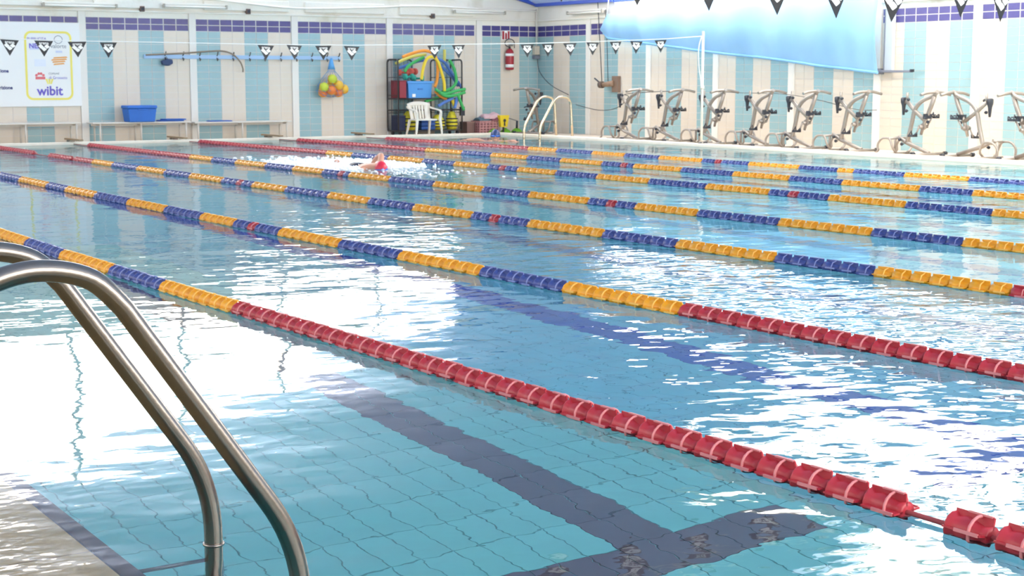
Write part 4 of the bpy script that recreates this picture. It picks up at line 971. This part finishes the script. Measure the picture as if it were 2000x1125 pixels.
# ------------------------------------------------------------------ swimmers
M_skin = mat('skin', (206,150,122), .5); M_cap_r = mat('red_cap', (216,44,72), .35); M_cap_b = mat('dark_blue_cap', (50,70,118), .35)
M_suit = mat('dark_swimsuit', (40,44,66), .6); M_gog = mat('blue_lens', (70,120,210), .15); M_hair = mat('dark_hair', (60,46,40), .7)
def skin_body(name, verts, edges, parent, m):
    me = bpy.data.meshes.new(name); me.from_pydata([v[:3] for v in verts], edges, []); me.materials.append(m)
    o = bpy.data.objects.new(name, me); C.objects.link(o); o.parent = parent
    sk = o.modifiers.new('skin', 'SKIN'); sk.use_smooth_shade = True
    if not me.skin_vertices:
        bpy.context.view_layer.objects.active = o
    lay = me.skin_vertices[0].data
    for i, v in enumerate(verts):
        lay[i].radius = (v[3], v[4] if len(v) > 4 else v[3])
    lay[0].use_root = True
    sb = o.modifiers.new('smooth', 'SUBSURF'); sb.levels = 1; sb.render_levels = 2
    return o
def head_mesh(b_skin, c, r=.1):
    """face towards local -y; returns skull with nose, ears"""
    cx, cy, cz = c
    b_skin.ball(c, r, 14, 10, 0, (.80,.95,1.12))
    b_skin.ball((cx,cy-r*.93,cz-r*.12), r*.17, 8, 6, 0, (.8,1.1,1.3))
    b_skin.ball((cx,cy-r*.55,cz-r*.75), r*.42, 10, 6, 0, (1,1,.8))
    for s in (-1,1): b_skin.ball((cx+s*r*.82,cy+r*.05,cz-r*.1), r*.2, 8, 5, 0, (.4,.8,1.2))
    return b_skin
def cap_part(c, r, m, parent, name='swim_cap', back=True):
    b = MB(); prof = []
    seg = 16; vs = []; fs = []
    for i in range(8):
        a = PI/2*i/7*1.12
        for k in range(seg):
            q = 2*PI*k/seg
            vs.append((c[0]+r*.87*math.sin(a)*math.cos(q), c[1]+r*1.02*math.sin(a)*math.sin(q)+r*.06, c[2]+r*.06+r*1.16*math.cos(a)))
    fs = [(i*seg+k, i*seg+(k+1)%seg, i*seg+seg+(k+1)%seg, i*seg+seg+k) for i in range(7) for k in range(seg)]
    b.add(vs, fs, 0, True); o = b.build(name, m, parent); s = o.modifiers.new('thickness','SOLIDIFY'); s.thickness = .006; return o
def hand(b, wrist, d, up, s=1.0):
    """palm, four fingers and a thumb; d = finger direction, up = back of the hand"""
    w = Vector(wrist); d = Vector(d).normalized(); up = Vector(up); up = (up-d*up.dot(d)).normalized(); sd = d.cross(up)
    v = []
    for t_, wd, th in ((0,.028,.018),(.04,.040,.015),(.085,.042,.011)):
        for a, c_ in ((-1,-1),(1,-1),(1,1),(-1,1)): v.append(w+d*t_*s+sd*a*wd*s+up*c_*th*s)
    b.add(v, [(3,2,1,0),(8,9,10,11)]+[(r*4+i, r*4+(i+1)%4, r*4+4+(i+1)%4, r*4+4+i) for r in range(2) for i in range(4)], 0, True)
    for i, L in enumerate((.062,.075,.07,.052)):
        o_ = w+d*.08*s+sd*(-.031+.021*i)*s
        b.tube([o_, o_+(d*L*.5-up*.003)*s, o_+(d*L-up*.014)*s], [.0095*s,.0088*s,.007*s], 6)
    o_ = w+d*.02*s+sd*-.032*s
    b.tube([o_, o_+(d*.03-sd*.03)*s, o_+(d*.06-sd*.04)*s], [.012*s,.010*s,.008*s], 6)
    return b
# freestyle swimmer: local -y is the swimming direction (towards the camera), body lies along +y
sw = thing('person', 'swimmer in a red cap doing front crawl amid white splashes, one arm lifted', 'person', (10.08, 19.05, .0), math.radians(4)); sw.scale = (.88,.88,.88)
V = [(0,.82,-.06,.135,.10),(0,.55,-.02,.125,.095),(0,.33,.015,.165,.105),(0,.18,.0,.07,.07),(0,.06,-.01,.055,.06),
     (.10,.95,-.09,.085),(.11,1.20,-.12,.06),(.10,1.40,.00,.04),(.10,1.50,.075,.035,.03),(.09,1.60,.03,.018,.012),
     (-.10,.95,-.10,.085),(-.11,1.3,-.16,.06),(-.10,1.66,-.2,.04),(-.10,1.85,-.22,.025,.015),
     (.19,.30,.03,.062),(.34,.50,.20,.05),(.38,.76,.11,.040),(.40,.88,.04,.028),
     (-.19,.28,-.02,.06),(-.22,-.02,-.08,.048),(-.20,-.32,-.12,.036),(-.19,-.45,-.14,.026)]
E_ = [(0,1),(1,2),(2,3),(3,4),(0,5),(5,6),(6,7),(7,8),(8,9),(0,10),(10,11),(11,12),(12,13),(2,14),(14,15),(15,16),(16,17),(2,18),(18,19),(19,20),(20,21)]
body = skin_body('body', V, E_, sw, M_skin)
hb = hand(hand(MB(), (.40,.88,.04), (.05,.8,-.5), (.1,.4,1)), (-.19,-.45,-.14), (0,-1,-.15), (0,0,1))
hb.build('hands', M_skin, sw)
hd = head_mesh(MB(), (0,-.04,.0), .105).build('head', M_skin, sw)
cap_part((0,-.04,.0), .112, M_cap_r, sw)
g = MB().tube([(.094*math.cos(a),-.04+.108*math.sin(a),.005) for a in np.linspace(0,2*PI,17)[:-1]], .006, 5, closed=True)
for s in (-1,1): g.ball((s*.035,-.137,.008), .022, 8, 5, 0, (1,.6,.8))
g.build('goggles', M_gog, sw)
b = MB(); b.lathe([(.16,-.02),(.168,.10),(.165,.22)], (0,.55,-.03), 'y', 14); b.v = [(x, y, -.03+(z+.03)*.66) for x, y, z in b.v]; b.build('swimsuit', M_suit, sw)
# breaststroke swimmer in the far lane, seen from behind the cap
s2 = thing('person', 'swimmer in a dark blue cap with arms spread in the far lane', 'person', (16.55, 26.35, -.03), math.radians(-32.7))
V = [(0,.75,-.22,.13,.10),(0,.48,-.15,.125,.095),(0,.25,-.05,.16,.10),(0,.12,.02,.07,.07),(0,.08,.08,.055),
     (.1,1.0,-.26,.08),(.13,1.35,-.3,.055),(.13,1.7,-.3,.036),(.14,1.85,-.3,.025,.015),(-.1,1.0,-.26,.08),(-.13,1.35,-.3,.055),(-.13,1.7,-.3,.036),(-.14,1.85,-.3,.025,.015),
     (.19,.20,-.02,.06),(.34,.02,.03,.046),(.40,-.18,.03,.034),(.42,-.26,.02,.026),(-.19,.20,-.02,.06),(-.36,.08,.055,.046),(-.52,-.04,.06,.034),(-.58,-.08,.055,.026)]
E_ = [(0,1),(1,2),(2,3),(3,4),(0,5),(5,6),(6,7),(7,8),(0,9),(9,10),(10,11),(11,12),(2,13),(13,14),(14,15),(15,16),(2,17),(17,18),(18,19),(19,20)]
skin_body('body', V, E_, s2, M_skin)
hand(hand(MB(), (.42,-.26,.02), (.3,-.9,0), (0,0,1)), (-.58,-.08,.055), (-.9,-.3,0), (0,0,1)).build('hands', M_skin, s2)
head_mesh(MB(), (0,.02,.13), .105).build('head', M_skin, s2)
cap_part((0,.02,.135), .113, M_cap_b, s2)
g = MB().tube([(.096*math.cos(a),.02+.110*math.sin(a),.14) for a in np.linspace(0,2*PI,17)[:-1]], .010, 5, closed=True)
for s in (-1,1): g.ball((s*.038,-.08,.14), .026, 8, 5, 0, (1,.6,.8))
g.build('goggles', M_gog, s2)
b = MB(); b.lathe([(.155,-.02),(.165,.12),(.16,.22)], (0,.42,-.14), 'y', 14); b.v = [(x, y, -.14+(z+.14)*.66) for x, y, z in b.v]; b.build('swimsuit', M_suit, s2)

# foam kicked up round the crawl swimmer: uncountable droplets and froth
M_foam = mat('foam', (246,248,250), .5)
b = MB(); r = random.Random(3)
def froth(x, y, s, h):
    b.ball((x, y, 0), 1, 6, 4, 0, (s*r.uniform(.7,1.6), s*r.uniform(1,2.4), h))
for k in range(1900):
    y = 19.2+abs(r.gauss(0,1.35)); sp = .30+.14*(y-19)
    x = 10.1+r.gauss(0, sp)
    if not (9.25 < x < 11.15) or y > 23.5: continue
    if abs(x-10.08) < .2 and y < 19.9: continue
    froth(x, y, r.uniform(.012,.05), r.uniform(.006,.035)*(1.6 if y < 21.2 else .8))
for k in range(160):
    y = 20.5+r.gauss(0,.5); x = 10.1+r.gauss(0,.3); b.ball((x,y,max(.02,r.gauss(.05,.04))), r.uniform(.006,.016), 5, 3)
for k in range(170):
    y = 18.4+r.gauss(0,.6); x = 10.1+r.gauss(0,.38)
    if 9.3 < x < 11.1: froth(x, y, r.uniform(.006,.02), r.uniform(.004,.012))
o = b.build('splash_foam', M_foam); tag(o, 'white splashing foam round the red capped swimmer', 'foam', kind='stuff')
